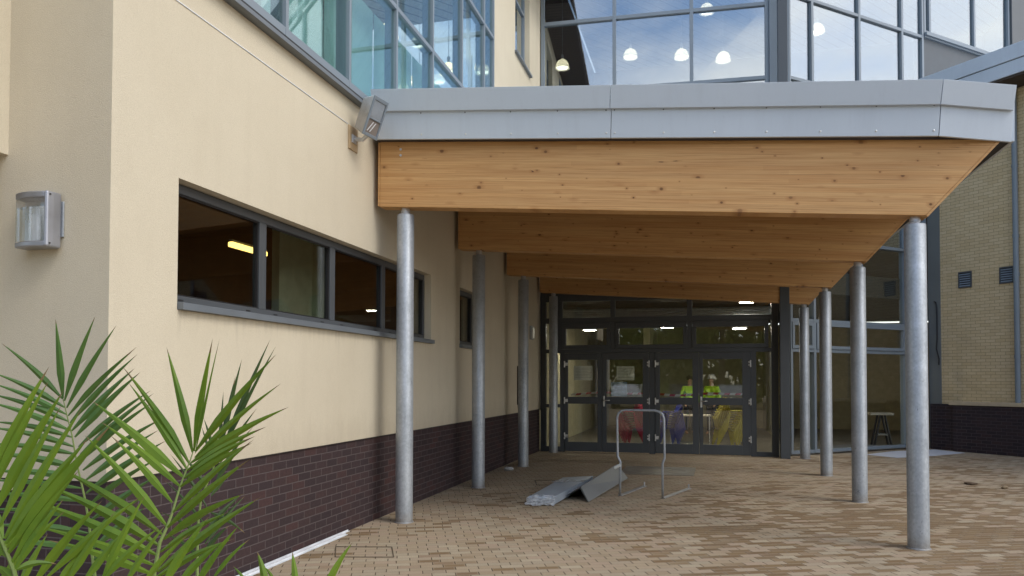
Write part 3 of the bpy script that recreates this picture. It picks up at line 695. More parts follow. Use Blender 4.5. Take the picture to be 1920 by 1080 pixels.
sl = thing('entry_wall_light', 'small oblong wall light near the entrance on the cream wall', 'wall light', (XW, 16.5, 2.6))
MB().box(XW+.001, XW+.05, 16.42, 16.66, 2.56, 2.86).build('housing', GALV, sl, .01)
MB().box(XW+.05, XW+.075, 16.44, 16.64, 2.58, 2.84).build('diffuser', simple('lamp_diffuser', (.6, .6, .56), .4), sl, .01)
hs = thing('hose_bracket', 'slim dark bracket fixed low on the cream wall behind the third column', 'bracket', (XW, 15.3, 1.2))
m = MB(); m.box(XW+.001, XW+.02, 15.30, 15.36, 1.15, 1.95); m.build('rail', DARK, hs, .004); MB().tube([(XW+.03, 15.33, 1.1), (XW+.03, 15.33, 1.55)], .02, 8).build('tube', CHROME, hs)

# pendants
pend = []
def pendant():
    t_ = thing('pendant_lamp', 'pendant', 'pendant lamp')
    MB().lathe([(.185, 0), (.18, .03), (.165, .11), (.12, .19), (.05, .235), (.03, .24)], n=24, cap=False).build('lamp_shade', SHADE, t_, smooth='auto')
    MB().lathe([(.0, .018), (.15, .02), (.155, .05), (0, .055)], n=20, cap=False).build('bulb', LAMPON, t_)
    MB().tube([(0, 0, .235), (0, 0, .36)], .035, 10).build('lamp_holder', GALV2, t_)
    MB().tube([(0, 0, .36), (0, 0, 1.9)], .006, 5).build('cord', GALV2, t_)
    return t_
t = NT('opal_shade'); d = t.n('BsdfTranslucent', {0: (.95, .88, .76)}); e = t.n('BsdfPrincipled', {'Base Color': (.85, .82, .76, 1), 'Roughness': .25}); l = t.n('Emission', {0: (1, .80, .56), 1: .42})
a = t.n('AddShader', {0: t.n('MixShader', {0: .5, 1: d, 2: e}), 1: l}); t.surf(a); SHADE = t.m
pr_ = pendant()
PL = [((-3.60, 19.4, 9.78), 'amber lit pendant lamp against the dark reflection at the far left of the atrium'),
      ((-1.85, 19.5, 9.92), 'white pendant lamp hanging in the middle pane of the atrium, left one'),
      ((-.57, 19.5, 9.78), 'white pendant lamp hanging close beside the right mullion of the atrium middle pane'),
      ((.44, 19.5, 9.60), 'white pendant lamp in the right atrium pane, the lowest there'),
      ((.05, 19.5, 10.86), 'pendant lamp high in the right atrium pane seen from below'),
      ((2.70, 20.0, 10.28), 'pendant lamp behind the angled glazing right of the corner column'),
      ((-5.2, 13.34, 7.22), 'pendant lamp low behind the green upper glazing just above the canopy'),
      ((-5.2, 15.0, 8.06), 'pendant lamp behind a diagonal transom of the left upper glazing'),
      ((-5.0, 16.8, 8.88), 'pendant lamp behind the last mullion of the left upper glazing'),
      ((-5.2, 11.86, 7.45), 'small pendant lamp behind the first green pane with a transom')]
for i, (p, lab) in enumerate(PL):
    o = pr_ if i == 0 else copy_tree(pr_)
    o.location = p; tag(o, lab, 'pendant lamp', 'pendant lamps behind the upper glazing')
tl = thing('tube_light', 'lit yellow fluorescent tube light seen through the first strip window pane', 'tube light', (-5.6, 8.6, 3.3))
MB().box(-5.62, -5.57, 8.10, 8.86, 3.33, 3.36).build('batten', WHITEM, tl, .004)
MB().box(-5.63, -5.56, 8.10, 8.86, 3.27, 3.328).build('diffuser', TUBEON, tl, .01)
for i, (x, y, z, lab) in enumerate([(-3.05, 20.5, 3.02, 'lit ceiling light behind the left hopper window'), (-1.0, 20.5, 3.06, 'lit ceiling light behind the middle hopper window'), (.83, 20.5, 3.0, 'lit ceiling light behind the right hopper window'), (.95, 19.2, 3.55, 'lit ceiling light behind the glass strip above the right doors')]):
    c_ = thing('ceiling_light', lab, 'ceiling light', (x, y, z), 0, 'ceiling lights in the entrance hall')
    m = MB(); m.box(x-.19, x+.19, y-.10, y+.10, z, z+.04); m.build('housing', GALV2, c_, .004)
    MB().box(x-.15, x+.15, y-.09, y+.09, z-.012, z).build('diffuser', CEILON, c_)

# ------------------------------------------------------------------ things lying on the paving
hp = thing('hoop_barrier', 'grey tubular steel hoop barrier standing on the paving before the doors', 'barrier', (-.92, 11, 0))
L0, R0 = Vector((-1.205, 10.99, 0)), Vector((-.60, 10.90, 0))
def legpts(b, s):
    return [b + Vector(v) for v in ((0, 0, .012), (0, 0, .50), (-.035*s*(-1), 0, .56), (-.035*s*(-1), 0, .62))]
lp = [L0+Vector((0, 0, .012)), L0+Vector((.008, 0, .49)), L0+Vector((-.032, 0, .57)), L0+Vector((-.038, 0, 1.12)), L0+Vector((-.02, 0, 1.18)), L0+Vector((.03, 0, 1.222)), L0+Vector((.09, -.01, 1.232))]
rp = [R0+Vector((0, 0, .012)), R0+Vector((.0, 0, .49)), R0+Vector((.028, 0, .57)), R0+Vector((.022, 0, 1.12)), R0+Vector((.0, 0, 1.18)), R0+Vector((-.045, 0, 1.215)), R0+Vector((-.10, .01, 1.23))]
MB().tube(lp + rp[::-1], .017, 10).build('hoop', GALV, hp, smooth=True)
for b, n_ in ((L0, (.27, 1.10)), (R0, (.34, 1.10))):
    d = Vector((n_[0], n_[1], 0)); w = Vector((n_[1], -n_[0], 0)).normalized()*.032
    MB().prism([b-w+Vector((0, 0, .004)), b+w+Vector((0, 0, .004)), b+w+d+Vector((0, 0, .004)), b-w+d+Vector((0, 0, .004))], (0, 0, .012)).build('foot_plate', GALV2, hp, .002)
    MB().tube([b+d*.97+Vector((0, 0, .015)), b+d*.97+Vector((0, 0, .075))], .012, 8).build('fixing_bolt', GALV2, hp)
MB().tube([L0+Vector((-.075, -.02, .40)), L0+Vector((.01, -.02, .45))], .022, 8).build('paper_tag', PAPER, hp)

an = thing('folded_metal_flashing', 'dark grey folded metal flashing standing like a ridge beside the hoop barrier', 'metal flashing', (-1.65, 11.6, 0))
A_, B_ = Vector((-1.69, 10.42, .185)), Vector((-1.46, 12.75, .255))
fl0, fl1 = Vector((-1.575, 10.36, .004)), Vector((-1.265, 12.60, .06)); gl0, gl1 = Vector((-1.99, 10.46, .004)), Vector((-1.80, 12.8, .01))
def strip(a, b, c, d, tk):
    n_ = (b-a).cross(d-a).normalized()*tk
    return MB().hexa([a, b, c, d], [a+n_, b+n_, c+n_, d+n_])
strip(A_, B_, fl1, fl0, .005).build('right_flange', SHEETB, an)
strip(A_, gl0, gl1, B_, .005).build('left_flange', SHEET, an)
o2 = Vector((.018, -.02, .0))
strip(A_+o2+Vector((0, 0, .012)), B_+o2+Vector((0, 0, .012)), fl1+o2, fl0+o2, .004).build('second_flange', SHEET, an)
pk = thing('wrapped_panel_pack', 'flat pack of blue grey panels in crumpled clear plastic lying on the paving', 'panel pack', (-2.1, 11, 0))
P = [Vector((-2.29, 9.90, .01)), Vector((-1.955, 9.94, .01)), Vector((-1.72, 11.9, .06)), Vector((-2.20, 11.9, .02))]
u = Vector((0, 0, .105))
MB().hexa(P, [p+u for p in P]).build('panel_stack', PACK, pk, .008)
def crumple(quad, up, n, amp, name, seed, wrap=.0):
    random.seed(seed); m = MB(); g_ = {}
    for i in range(n+1):
        for k in range(n+1):
            a, b = i/n, k/n
            p = (quad[0]*(1-a)+quad[1]*a)*(1-b) + (quad[3]*(1-a)+quad[2]*a)*b
            g_[i, k] = m.bm.verts.new(p + up + Vector((random.uniform(-1, 1)*amp, random.uniform(-1, 1)*amp, random.uniform(0, 1)*amp)))
    for i in range(n):
        for k in range(n): m.bm.faces.new((g_[i, k], g_[i+1, k], g_[i+1, k+1], g_[i, k+1]))
    return m.build(name, FILM, pk, smooth=True)
f0 = P[0]+Vector((-.03, -.10, -.005)); f1 = P[1]+Vector((.03, -.07, -.005))
crumple([f0, f1, P[1]+u*1.05+Vector((.0, .03, 0)), P[0]+u*1.05+Vector((-.0, .03, 0))], Vector((0, 0, .0)), 12, .022, 'plastic_end', 3)
q = [p+u for p in P]
crumple([q[0]*.35+q[3]*.65+Vector((-.03, 0, 0)), q[1]*.35+q[2]*.65+Vector((.03, 0, 0)), q[2]+Vector((.03, .06, -.03)), q[3]+Vector((-.03, .06, -.03))], Vector((0, 0, .006)), 12, .014, 'plastic_sheet', 5)

for i, (xo, y0, y1, w, lab) in enumerate([(.018, 4.9, 7.68, .011, 'white aluminium trim strip tight against the foot of the brick base'), (.082, 4.9, 7.50, .013, 'white aluminium trim strip lying on the paving a little away from the brick base')]):
    m = MB(); x = XW-.018+xo
    m.box(x-w, x+w, y0, y1, .002, .008); m.box(x-w, x-w+.003, y0, y1, .008, .022)
    tag(m.build('trim_strip', WHITEM, None, .001), lab, 'trim strip', 'metal trim strips along the wall base')
mh = thing('access_cover', 'pale access cover with an oval ring set in the paving behind the hoop', 'access cover', (-.85, 14.1, 0))
MB().prism([(-1.50, 13.55, .003), (-.22, 13.62, .003), (-.2, 14.9, .003), (-1.5, 14.85, .003)], (0, 0, .006)).build('tray', simple('wet_cover', (.24, .21, .165), .45, 0, .2, 4), mh)
m = MB()
for k in range(40):
    a, b = 2*math.pi*k/40, 2*math.pi*(k+1)/40
    def E_(r, a): return (-.86+r*1.02*math.cos(a)*.56, 14.22+r*.52*math.sin(a), .0125)
    m.face([E_(1, a), E_(1, b), E_(.86, b), E_(.86, a)])
m.build('oval_ring', simple('pale_ring', (.30, .28, .24), .5), mh)
m = MB()
fx = [Vector((-3.56, 6.93, 0)), Vector((-3.02, 7.06, 0)), Vector((-2.83, 6.66, 0)), Vector((-3.36, 6.53, 0))]
for a, b in zip(fx, fx[1:]+fx[:1]):
    d = (b-a).normalized(); n_ = Vector((-d.y, d.x, 0))*.005
    m.prism([a-n_+Vector((0, 0, .002)), b-n_+Vector((0, 0, .002)), b+n_+Vector((0, 0, .002)), a+n_+Vector((0, 0, .002))], (0, 0, .004))
tag(m.build('recessed_cover_frame', simple('rusty_joint', (.10, .075, .045), .8), None), 'thin dark square frame of a recessed cover in the near paving', 'cover frame', 'recessed cover frames in the paving')
m = MB()
fx = [Vector((-2.75, 12.35, 0)), Vector((-2.05, 12.5, 0)), Vector((-1.9, 11.95, 0)), Vector((-2.6, 11.8, 0))]
for a, b in zip(fx, fx[1:]+fx[:1]):
    d = (b-a).normalized(); n_ = Vector((-d.y, d.x, 0))*.006
    m.prism([a-n_+Vector((0, 0, .002)), b-n_+Vector((0, 0, .002)), b+n_+Vector((0, 0, .002)), a+n_+Vector((0, 0, .002))], (0, 0, .004))
tag(m.build('recessed_cover_frame', bpy.data.materials['rusty_joint'], None), 'thin dark square frame of a recessed cover behind the panel pack', 'cover frame', 'recessed cover frames in the paving')
m = MB(); m.prism([(3.45, 18.55, .003), (3.95, 17.95, .003), (4.9, 18.7, .003), (5.75, 19.6, .003), (5.3, 20.35, .003), (4.2, 19.55, .003)], (0, 0, .006))
tag(m.build('protective_sheet', simple('pale_sheet', (.60, .61, .66), .6, 0, .05)), 'pale protective sheet lying on the paving at the foot of the angled glazing', 'floor sheet')
def scrap(name, c, r, mat, lab, cat, seed, sq=.5):
    random.seed(seed); m = MB(); bmesh.ops.create_icosphere(m.bm, subdivisions=2, radius=r)
    for v in m.bm.verts:
        v.co *= random.uniform(.75, 1.15); v.co.z = max(-r*sq*.9, v.co.z*sq); v.co += Vector((c[0], c[1], r*sq*.9+.003))
    return tag(m.build(name, mat), lab, cat)
scrap('plastic_wrapper', (-3.50, 13.5), .085, FILM, 'crumpled clear plastic wrapper lying at the wall base', 'wrapper', 4)
scrap('leaf_litter', (4.09, 13.7), .10, simple('dry_brown', (.09, .055, .03), .9), 'small dark scrap on the open paving right of the near column', 'scrap', 5, .16)
scrap('stone_chip', (4.42, 13.25), .05, simple('buff_chip', (.3, .22, .13), .9), 'small buff stone chip on the open paving at the right', 'stone chip', 6)
scrap('blue_scrap', (4.75, 12.75), .14, simple('blue_scrap', (.12, .15, .22), .6), 'blue grey scrap lying on the paving at the right edge', 'scrap', 8, .2)

# ------------------------------------------------------------------ inside the hall
def chair_proto():
    r = thing('plastic_chair', 'chair', 'chair')
    prof = [(.21, .405), (.20, .435), (.08, .43), (-.08, .425), (-.17, .44), (-.205, .52), (-.235, .65), (-.26, .775)]
    m = MB(); rows = []
    for j in range(7):
        y = -.21 + .07*j; bow = (abs(j-3)/3.)**2
        rows.append(m.vs([(x + (.02*bow if i > 4 else 0), y*(1-.14*max(0, i-4)/3), z + (.012*bow if i < 5 else 0)) for i, (x, z) in enumerate(prof)]))
    for a, b in zip(rows, rows[1:]):
        for i in range(len(prof)-1): m.bm.faces.new((a[i], a[i+1], b[i+1], b[i]))
    o = m.build('seat_shell', RED, r, smooth=True); md = o.modifiers.new('thick', 'SOLIDIFY'); md.thickness = .012
    for sx, sy in ((1, 1), (1, -1), (-1, 1), (-1, -1)):
        MB().tube([(sx*.17, sy*.19, .43), (sx*.205, sy*.205, .25), (sx*.25, sy*.225, 0)], [.030, .022, .015], 6).build('leg', RED, r)
    return r
proto = chair_proto(); first = True
def recolor(o, mat):
    for ch in o.children:
        if ch.data.users > 1: ch.data = mesh_for(ch.data, mat)
        ch.data.materials[0] = mat
cache = {}
def mesh_for(me, mat):
    k = (me.name.split('.')[0], me.name, mat.name)
    if k not in cache: cache[k] = me.copy()
    return cache[k]
for colr, mat, x0, y0, nn, rz, sx in (('red', RED, -1.72, 19.6, 8, R(172), -.028), ('blue', BLUE, -1.0, 19.75, 8, R(200), .024), ('yellow', YEL, .42, 19.4, 9, R(15), .03)):
    base = None
    for k in range(nn):
        if base is None:
            base = proto if first else copy_tree(proto); first = False
            if mat is not RED:
                for ch in base.children:
                    ch.data = ch.data.copy(); ch.data.materials[0] = mat
            o = base
        else: o = copy_tree(base)
        o.location = (x0 + sx*k*math.cos(rz)*-1 if False else x0 + sx*k, y0, .012 + .058*k); o.rotation_euler = (0, 0, rz)
        pos = 'lowest' if k == 0 else 'topmost' if k == nn-1 else '%s from the floor' % ('second', 'third', 'fourth', 'fifth', 'sixth', 'seventh', 'eighth')[k-1]
        tag(o, '%s plastic chair, %s in the %s stack behind the glass doors' % (colr, pos, colr), 'chair', '%s chairs stacked behind the doors' % colr)
tb = thing('hall_table', 'pale topped table with thin legs behind the blue chairs', 'table', (-.35, 21, 0))
MB().box(-.98, .12, 20.7, 21.4, .71, .74).build('tabletop', TABLEW, tb, .004)
for x in (-.93, .07):
    for y in (20.75, 21.35): MB().tube([(x, y, .012), (x, y, .71)], .016, 8).build('leg', CHROME, tb)
sh = thing('saw_horse', 'black folding trestle with a board on top behind the angled glazing', 'trestle', (4.3, 21.2, 0))
MB().box(4.02, 4.56, 20.95, 21.35, .79, .845).build('top_board', TABLEW, sh, .005)
for yy in (20.98, 21.32):
    for sx in (-1, 1): MB().tube([(4.30+sx*.05, yy, .79), (4.30+sx*.20, yy, .012)], [.026, .03], 6).build('leg', DARK, sh)
    MB().tube([(4.16, yy, .30), (4.44, yy, .30)], .02, 6).build('brace', CHROME, sh)
for i, (px0, px1, z0, z1, lab) in enumerate([(1077, 1114, 1.66, 1.99, 'white paper notice taped inside the leftmost door'), (1161, 1195, 1.66, 1.98, 'white paper notice taped inside the second door from the left'), (1150, 1181, 1.29, 1.62, 'bluish printed sheet low in the upper glass of the second door')]):
    m = MB(); x0, x1 = X(px0), X(px1); yy = YS+.028
    m.box(x0, x1, yy, yy+.002, z0, z1)
    p = tag(m.build('paper_notice', PAPER if i < 2 else simple('bluish_print', (.35, .46, .62), .7, 0, .3, 14.)), lab, 'notice', 'paper notices on the doors')
    lines = MB()
    for k in range(7):
        z = z1-.05-k*(z1-z0-.08)/7
        lines.box(x0+.03, x1-.03-.04*(k % 3), yy-.0012, yy-.0002, z-.006, z)
    lines.build('printed_lines', simple('print_grey', (.3, .31, .3), .8), p)
bt = thing('barrier_tape', 'red and white striped barrier tape stretched across the hall behind the doors', 'barrier tape', (-1.1, 18.3, 1.27))
mr, mw = MB(), MB(); n = 34
for k in range(n):
    x0 = -3.2+4.2*k/n; x1 = -3.2+4.2*(k+1)/n
    def zz(x): return 1.345 + .02*math.sin(x*2.2) + .015*math.cos(x*5)
    m = mr if k % 2 else mw
    m.hexa([(x0, 18.3, zz(x0)-.03), (x1, 18.3, zz(x1)-.03), (x1, 18.302, zz(x1)-.03), (x0, 18.302, zz(x0)-.03)], [(x0+.03, 18.3, zz(x0)+.02), (x1+.03, 18.3, zz(x1)+.02), (x1+.03, 18.302, zz(x1)+.02), (x0+.03, 18.302, zz(x0)+.02)])
mr.build('red_stripe', simple('red_tape', (.55, .05, .05), .5), bt); mw.build('white_stripe', simple('white_tape', (.75, .74, .72), .5), bt)

def person(loc, rz, lab, helmet):
    p = thing('person', lab, 'person', (0, 0, 0))
    V = {'pel': (0, 0, .95, .145, .11), 'wst': (0, 0, 1.10, .135, .10), 'chs': (0, 0, 1.30, .165, .12), 'nkb': (0, 0, 1.46, .07, .065), 'nk': (0, .01, 1.53, .055, .055), 'hd': (0, .02, 1.63, .078, .09), 'tp': (0, .015, 1.73, .07, .08), 'nose': (0, .115, 1.62, .012, .014)}
    Ed = [('pel', 'wst'), ('wst', 'chs'), ('chs', 'nkb'), ('nkb', 'nk'), ('nk', 'hd'), ('hd', 'tp'), ('hd', 'nose')]
    for s, n_ in ((-1, 'l'), (1, 'r')):
        V.update({'sh'+n_: (s*.19, 0, 1.42, .06, .06), 'el'+n_: (s*.25, -.02, 1.14, .045, .045), 'wr'+n_: (s*.22, .14, .95, .032, .03), 'ha'+n_: (s*.20, .20, .90, .04, .022), 'fg'+n_: (s*.19, .26, .85, .022, .012),
                  'th'+n_: (s*.165, .22, .88, .012, .012), 'hp'+n_: (s*.09, 0, .88, .09, .09), 'kn'+n_: (s*.10, .02, .5, .06, .06), 'an'+n_: (s*.11, -.02, .09, .045, .045), 'to'+n_: (s*.12, .14, .04, .045, .035)})
        Ed += [('chs', 'sh'+n_), ('sh'+n_, 'el'+n_), ('el'+n_, 'wr'+n_), ('wr'+n_, 'ha'+n_), ('ha'+n_, 'fg'+n_), ('ha'+n_, 'th'+n_), ('pel', 'hp'+n_), ('hp'+n_, 'kn'+n_), ('kn'+n_, 'an'+n_), ('an'+n_, 'to'+n_)]
    def skin(names, name, mat, grow=0., par=p, hidden=()):
        me = bpy.data.meshes.new(name); idx = {k: i for i, k in enumerate(names)}
        me.from_pydata([V[k][:3] for k in names], [(idx[a], idx[b]) for a, b in Ed if a in idx and b in idx], [])
        o = bpy.data.objects.new(name, me); COL.objects.link(o); me.materials.append(mat)
        md = o.modifiers.new('skin', 'SKIN'); md.use_smooth_shade = True
        for i, k in enumerate(names):
            sv = me.skin_vertices[0].data[i]; sv.radius = (V[k][3]+grow, V[k][4]+grow); sv.use_root = (i == 0)
        s2 = o.modifiers.new('sub', 'SUBSURF'); s2.levels = s2.render_levels = 2
        hang(o, par); return o
    skin(list(V), 'body', SKIN)
    j = skin(['pel', 'wst', 'chs', 'nkb', 'shl', 'ell', 'wrl', 'shr', 'elr', 'wrr'], 'jacket', HIVIS, .022)
    skin(['pel', 'hpl', 'knl', 'anl', 'hpr', 'knr', 'anr'], 'trousers', TROUS, .015)
    for z in (1.05, 1.2):
        b = MB().lathe([(.205, z), (.205, z+.05)], (0, 0, 0), 20, False); bmesh.ops.scale(b.bm, vec=(1, .72, 1), verts=b.bm.verts[:]); o = b.build('reflective_band', REFLT); hang(o, j)
    if helmet: MB().lathe([(.15, 1.70), (.115, 1.705), (.112, 1.76), (.085, 1.82), (.03, 1.845)], (0, .02, 0), 18).build('helmet', HAT, p, smooth='auto')
    else: MB().lathe([(.088, 1.655), (.098, 1.72), (.085, 1.78), (.03, 1.80)], (0, -.01, 0), 16).build('hair', simple('dark_hair', (.04, .025, .015), .7), p, smooth='auto')
    p.location = loc; p.rotation_euler = (0, 0, rz); return p
person((-.50, 24.0, .012), R(200), 'person in a lime safety jacket standing in the hall behind the third door', False)
person((.16, 24.0, .012), R(150), 'person in a lime safety jacket and white helmet behind the right door', True)

# ------------------------------------------------------------------ palm in the near left corner
def leaflet(m, a, b, w, sag, toward, fold=.55, nseg=14):
    d = b - a; L = d.length; dn = d.normalized()
    view = (a - Vector((0, 0, CAM_Z))).normalized()
    side = dn.cross(view); side.normalize(); nrm = side.cross(dn).normalized()
    tw = random.uniform(-.5, .5)
    side = (side*math.cos(tw) + nrm*math.sin(tw)).normalized(); nrm = side.cross(dn).normalized()
    prev = None; dry = random.choice((0, 0, 0, 1))
    for i in range(nseg+1):
        f = i/nseg
        ww = w*min(1., .22 + 2.9*f) if f < .30 else w*max(0., 1-((f-.30)/.70)**1.25)
        c = a + d*f + Vector((0, 0, -sag*L*(f*f)*.5 + sag*L*f*.5)) + toward*math.sin(f*math.pi)*.010
        row = m.bm.verts.new(c), m.bm.verts.new(c + side*ww*.5 + nrm*ww*fold*.5), m.bm.verts.new(c - side*ww*.5 + nrm*ww*fold*.5)
        if prev:
            for f_ in (m.bm.faces.new((prev[0], prev[1], row[1], row[0])), m.bm.faces.new((prev[2], prev[0], row[0], row[2]))):
                if i >= nseg - dry: f_.material_index = 2
        prev = row
def frond(depth0, depth1, rach, leaves, mat, w, name='frond', tipd=(.12, -.12), rr=.007):
    """rachis points bottom to top, leaflets (base, tip[, width factor])"""
    m = MB(); n = len(rach)
    def dep(y):
        ys = [p[1] for p in rach]; f = (ys[0]-y)/(ys[0]-ys[-1]+1e-6); return depth0 + (depth1-depth0)*max(-.3, min(1.1, f))
    pts = [at(x, y, dep(y)) for x, y in rach]
    m.tube(pts, [rr*(1-.75*i/(n-1)) for i in range(n)], 6)
    o0 = len(m.bm.faces)
    for lf in leaves:
        b, t_ = lf[0], lf[1]; k = lf[2] if len(lf) > 2 else 1.
        right = t_[0] > b[0]
        off = (tipd[1] if right else tipd[0])*random.uniform(.5, 1.3)
        A = at(b[0], b[1], dep(b[1])); B = at(t_[0], t_[1], dep(b[1]) + off)
        leaflet(m, A, B, w*k*random.uniform(.9, 1.1), random.uniform(.01, .06), Vector((0, 0, 1)))
    o = m.build(name, [mat, STEM, DRYTIP], palm, smooth='auto')
    for i, p in enumerate(o.data.polygons):
        if i < o0: p.material_index = 1
    return o
random.seed(21)
pb = at(230, 1500, 2.9); pb.z = 0
palm = thing('palm_plant', 'young palm with long narrow green leaflets in the near left corner', 'palm', pb)
fa = [((118,747),(104,597)), ((121,752),(179,592)), ((125,765),(219,609)), ((128,780),(257,650)), ((131,793),(258,664)), ((134,808),(253,690)), ((140,820),(264,697)), ((147,838),(283,732)), ((150,852),(289,737)), ((152,864),(290,752)), ((155,882),(309,782)), ((158,902),(298,806)), ((161,925),(312,826)), ((164,950),(300,858)), ((167,978),(296,892)), ((170,1005),(280,925)), ((172,1030),(275,950)), ((174,1052),(262,985)),
      ((117,748),(2,643)), ((121,764),(-18,697)), ((125,777),(-22,716)), ((128,790),(-25,737)), ((132,807),(-28,752)), ((135,820),(-22,790)), ((139,838),(-30,800)), ((142,852),(-35,832)), ((146,877),(-35,848)), ((149,895),(-32,884)), ((153,915),(-40,900)), ((157,940),(-40,925)), ((160,968),(-35,955)), ((165,1000),(-30,985)), ((170,1030),(-20,1015))]
frond(3.0, 3.35, [(180,1100), (174,1049), (170,1010), (166,975), (158,930), (145,873), (135,816), (127,785), (118,747)], fa, PALMB, .029, tipd=(-.10, -.05))
fb = [((361,848),(312,650),1.05), ((364,846),(399,634),1.05), ((366,850),(412,634),.35), ((366,847),(518,664),1.25), ((365,858),(527,719),.9), ((358,868),(542,763),1.1), ((350,882),(500,800),1.), ((344,897),(478,818)), ((337,914),(474,830)), ((323,962),(476,824),1.1), ((312,991),(470,860),1.1), ((307,1012),(460,925),1.1), ((300,1035),(430,960),.9), ((295,1072),(489,932),1.1), ((288,1085),(440,1010)),
      ((355,870),(229,686),1.25), ((351,880),(240,716),.9), ((343,893),(172,751),1.5), ((338,912),(188,790),1.2), ((323,942),(206,815),1.), ((312,985),(158,815),1.25), ((303,1002),(100,872),1.3), ((296,1022),(75,905),1.3), ((293,1040),(40,932),1.3), ((291,1060),(60,985),1.2), ((290,1078),(88,1012),1.1)]
frond(2.35, 2.75, [(288,1110), (290,1068), (300,1017), (312,991), (323,962), (337,914), (344,895), (355,868), (362,847)], fb, PALM, .026, tipd=(.06, -.10))
fd = [((404,860),(382,784),.8), ((398,880),(378,800),.7), ((410,850),(419,734),.8), ((414,840),(442,704),.85), ((416,835),(454,672),.95), ((418,838),(507,636),1.1), ((418,845),(518,648),.9), ((412,870),(482,765),.8), ((408,890),(475,800),.7), ((404,905),(448,845)), ((396,930),(440,880)), ((395,960),(460,1000)), ((385,1000),(452,928)), ((384,1020),(459,930)), ((380,1040),(430,985)), ((395,925),(330,840),.7), ((390,955),(318,850),.6), ((385,985),(308,900),.6), ((380,1010),(300,960),.7), ((376,1045),(310,1000),.7)]
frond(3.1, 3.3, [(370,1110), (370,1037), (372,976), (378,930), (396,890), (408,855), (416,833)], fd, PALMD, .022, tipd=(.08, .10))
fc = [((-20,905),(93,686),1.15), ((-15,925),(92,713),1.), ((-10,960),(120,731),1.4), ((0,985),(115,760),1.), ((8,1010),(156,762),1.1), ((10,1020),(167,820),1.5), ((14,1040),(210,795),1.5), ((20,1060),(150,880),1.2), ((25,1072),(120,935),1.), ((26,1070),(108,1058),.8), ((5,1010),(-30,930)), ((-5,990),(-60,900)), ((15,1045),(-30,1010)), ((30,1095),(-20,1060))]
frond(1.85, 1.95, [(40,1130), (26,1070), (14,1040), (0,1008), (-14,970), (-25,930), (-40,880)], fc, PALM, .022, tipd=(.05, .05), rr=.006)
fe = [((150,1100),(246,984),1.0), ((60,1100),(192,938),1.2), ((-5,1095),(122,958),1.1), ((262,1105),(356,1000),.9), ((100,1110),(178,1012),1.), ((30,1110),(90,1000),1.), ((300,1110),(392,968),1.), ((360,1110),(448,985),.8), ((-20,1060),(60,985),1.1), ((190,1090),(272,928),1.0), ((85,1085),(265,930),1.15), ((185,1095),(300,988),1.), ((230,1100),(310,985),.9), ((395,1090),(469,1010),.5), ((500,1110),(482,1034),.9), ((520,1110),(495,1062),.5), ((556,1110),(548,1034),.8), ((605,1120),(661,1017),1.), ((470,1110),(437,1062),.5), ((120,1100),(215,960),1.), ((330,1100),(420,1015),.9)]
frond(2.15, 2.2, [(320,1240), (330,1180), (340,1130), (350,1105)], fe, PALM, .024, tipd=(.05, .05), rr=.005)
m = MB()
for p in (at(288,1110,2.33), at(180,1100,3.0), at(370,1110,3.1), at(40,1130,1.82), at(330,1180,2.14)):
    b = pb + Vector((random.uniform(-.05, .05), random.uniform(-.05, .05), .004))
    m.tube([b, b*.6+p*.4+Vector((0, 0, .05)), p], [.016, .012, .007], 7)
m.build('stem', STEM, palm, smooth=True)

# ------------------------------------------------------------------ what stands behind the viewer (mirrored in the glass)
def tree_proto():
    r = thing('broad_leaf_tree', 'tree', 'tree')
    random.seed(5)
    m = MB(); m.tube([(0, 0, 0), (.1, .05, 1.5), (.0, .1, 3.2), (.15, 0, 5.5), (.1, .1, 7.5)], [.22, .17, .14, .09, .03], 8)
    for k in range(9):
        a = k*2.4; z = 2.2+k*.5
        m.tube([(.05, .05, z), (math.cos(a)*.9, math.sin(a)*.9, z+.8), (math.cos(a)*1.9, math.sin(a)*1.9, z+1.3)], [.07, .045, .015], 5)
    m.build('trunk', TREED, r)
    m = MB(); cl = [(random.uniform(-2.2, 2.2), random.uniform(-2.2, 2.2), random.uniform(2.4, 8.4)) for _ in range(46)]
    for c in cl:
        if math.hypot(c[0], c[1]) > 2.7 - abs(c[2]-5)*.33: continue
        for _ in range(60):
            p = Vector(c) + Vector([random.gauss(0, .42) for _ in range(3)]); e = Euler([random.uniform(0, 6.3) for _ in range(3)]).to_matrix()
            s = random.uniform(.07, .13)
            m.face([p+e@Vector((-s*1.5, 0, 0)), p+e@Vector((0, -s*.7, 0)), p+e@Vector((s*1.5, 0, 0)), p+e@Vector((0, s*.7, 0))])
    m.build('crown', TREEL, r); return r
tp = tree_proto()
for i, (x, y, s) in enumerate([(-12, -15, 1.), (-7.5, -17, 1.15), (-3.5, -15.5, .95), (1, -18, 1.2), (5.5, -16, 1.), (10, -18, 1.1), (15, -14, 1.), (-16.5, -19, 1.2)]):
    o = tp if i == 0 else copy_tree(tp)
    o.location = (x, y, 0); o.scale = (s, s, s*1.05); o.rotation_euler = (0, 0, i*1.3)
    tag(o, 'broad leaved green tree far behind the viewer, mirrored in the entrance glass', 'tree', 'trees mirrored in the glass')

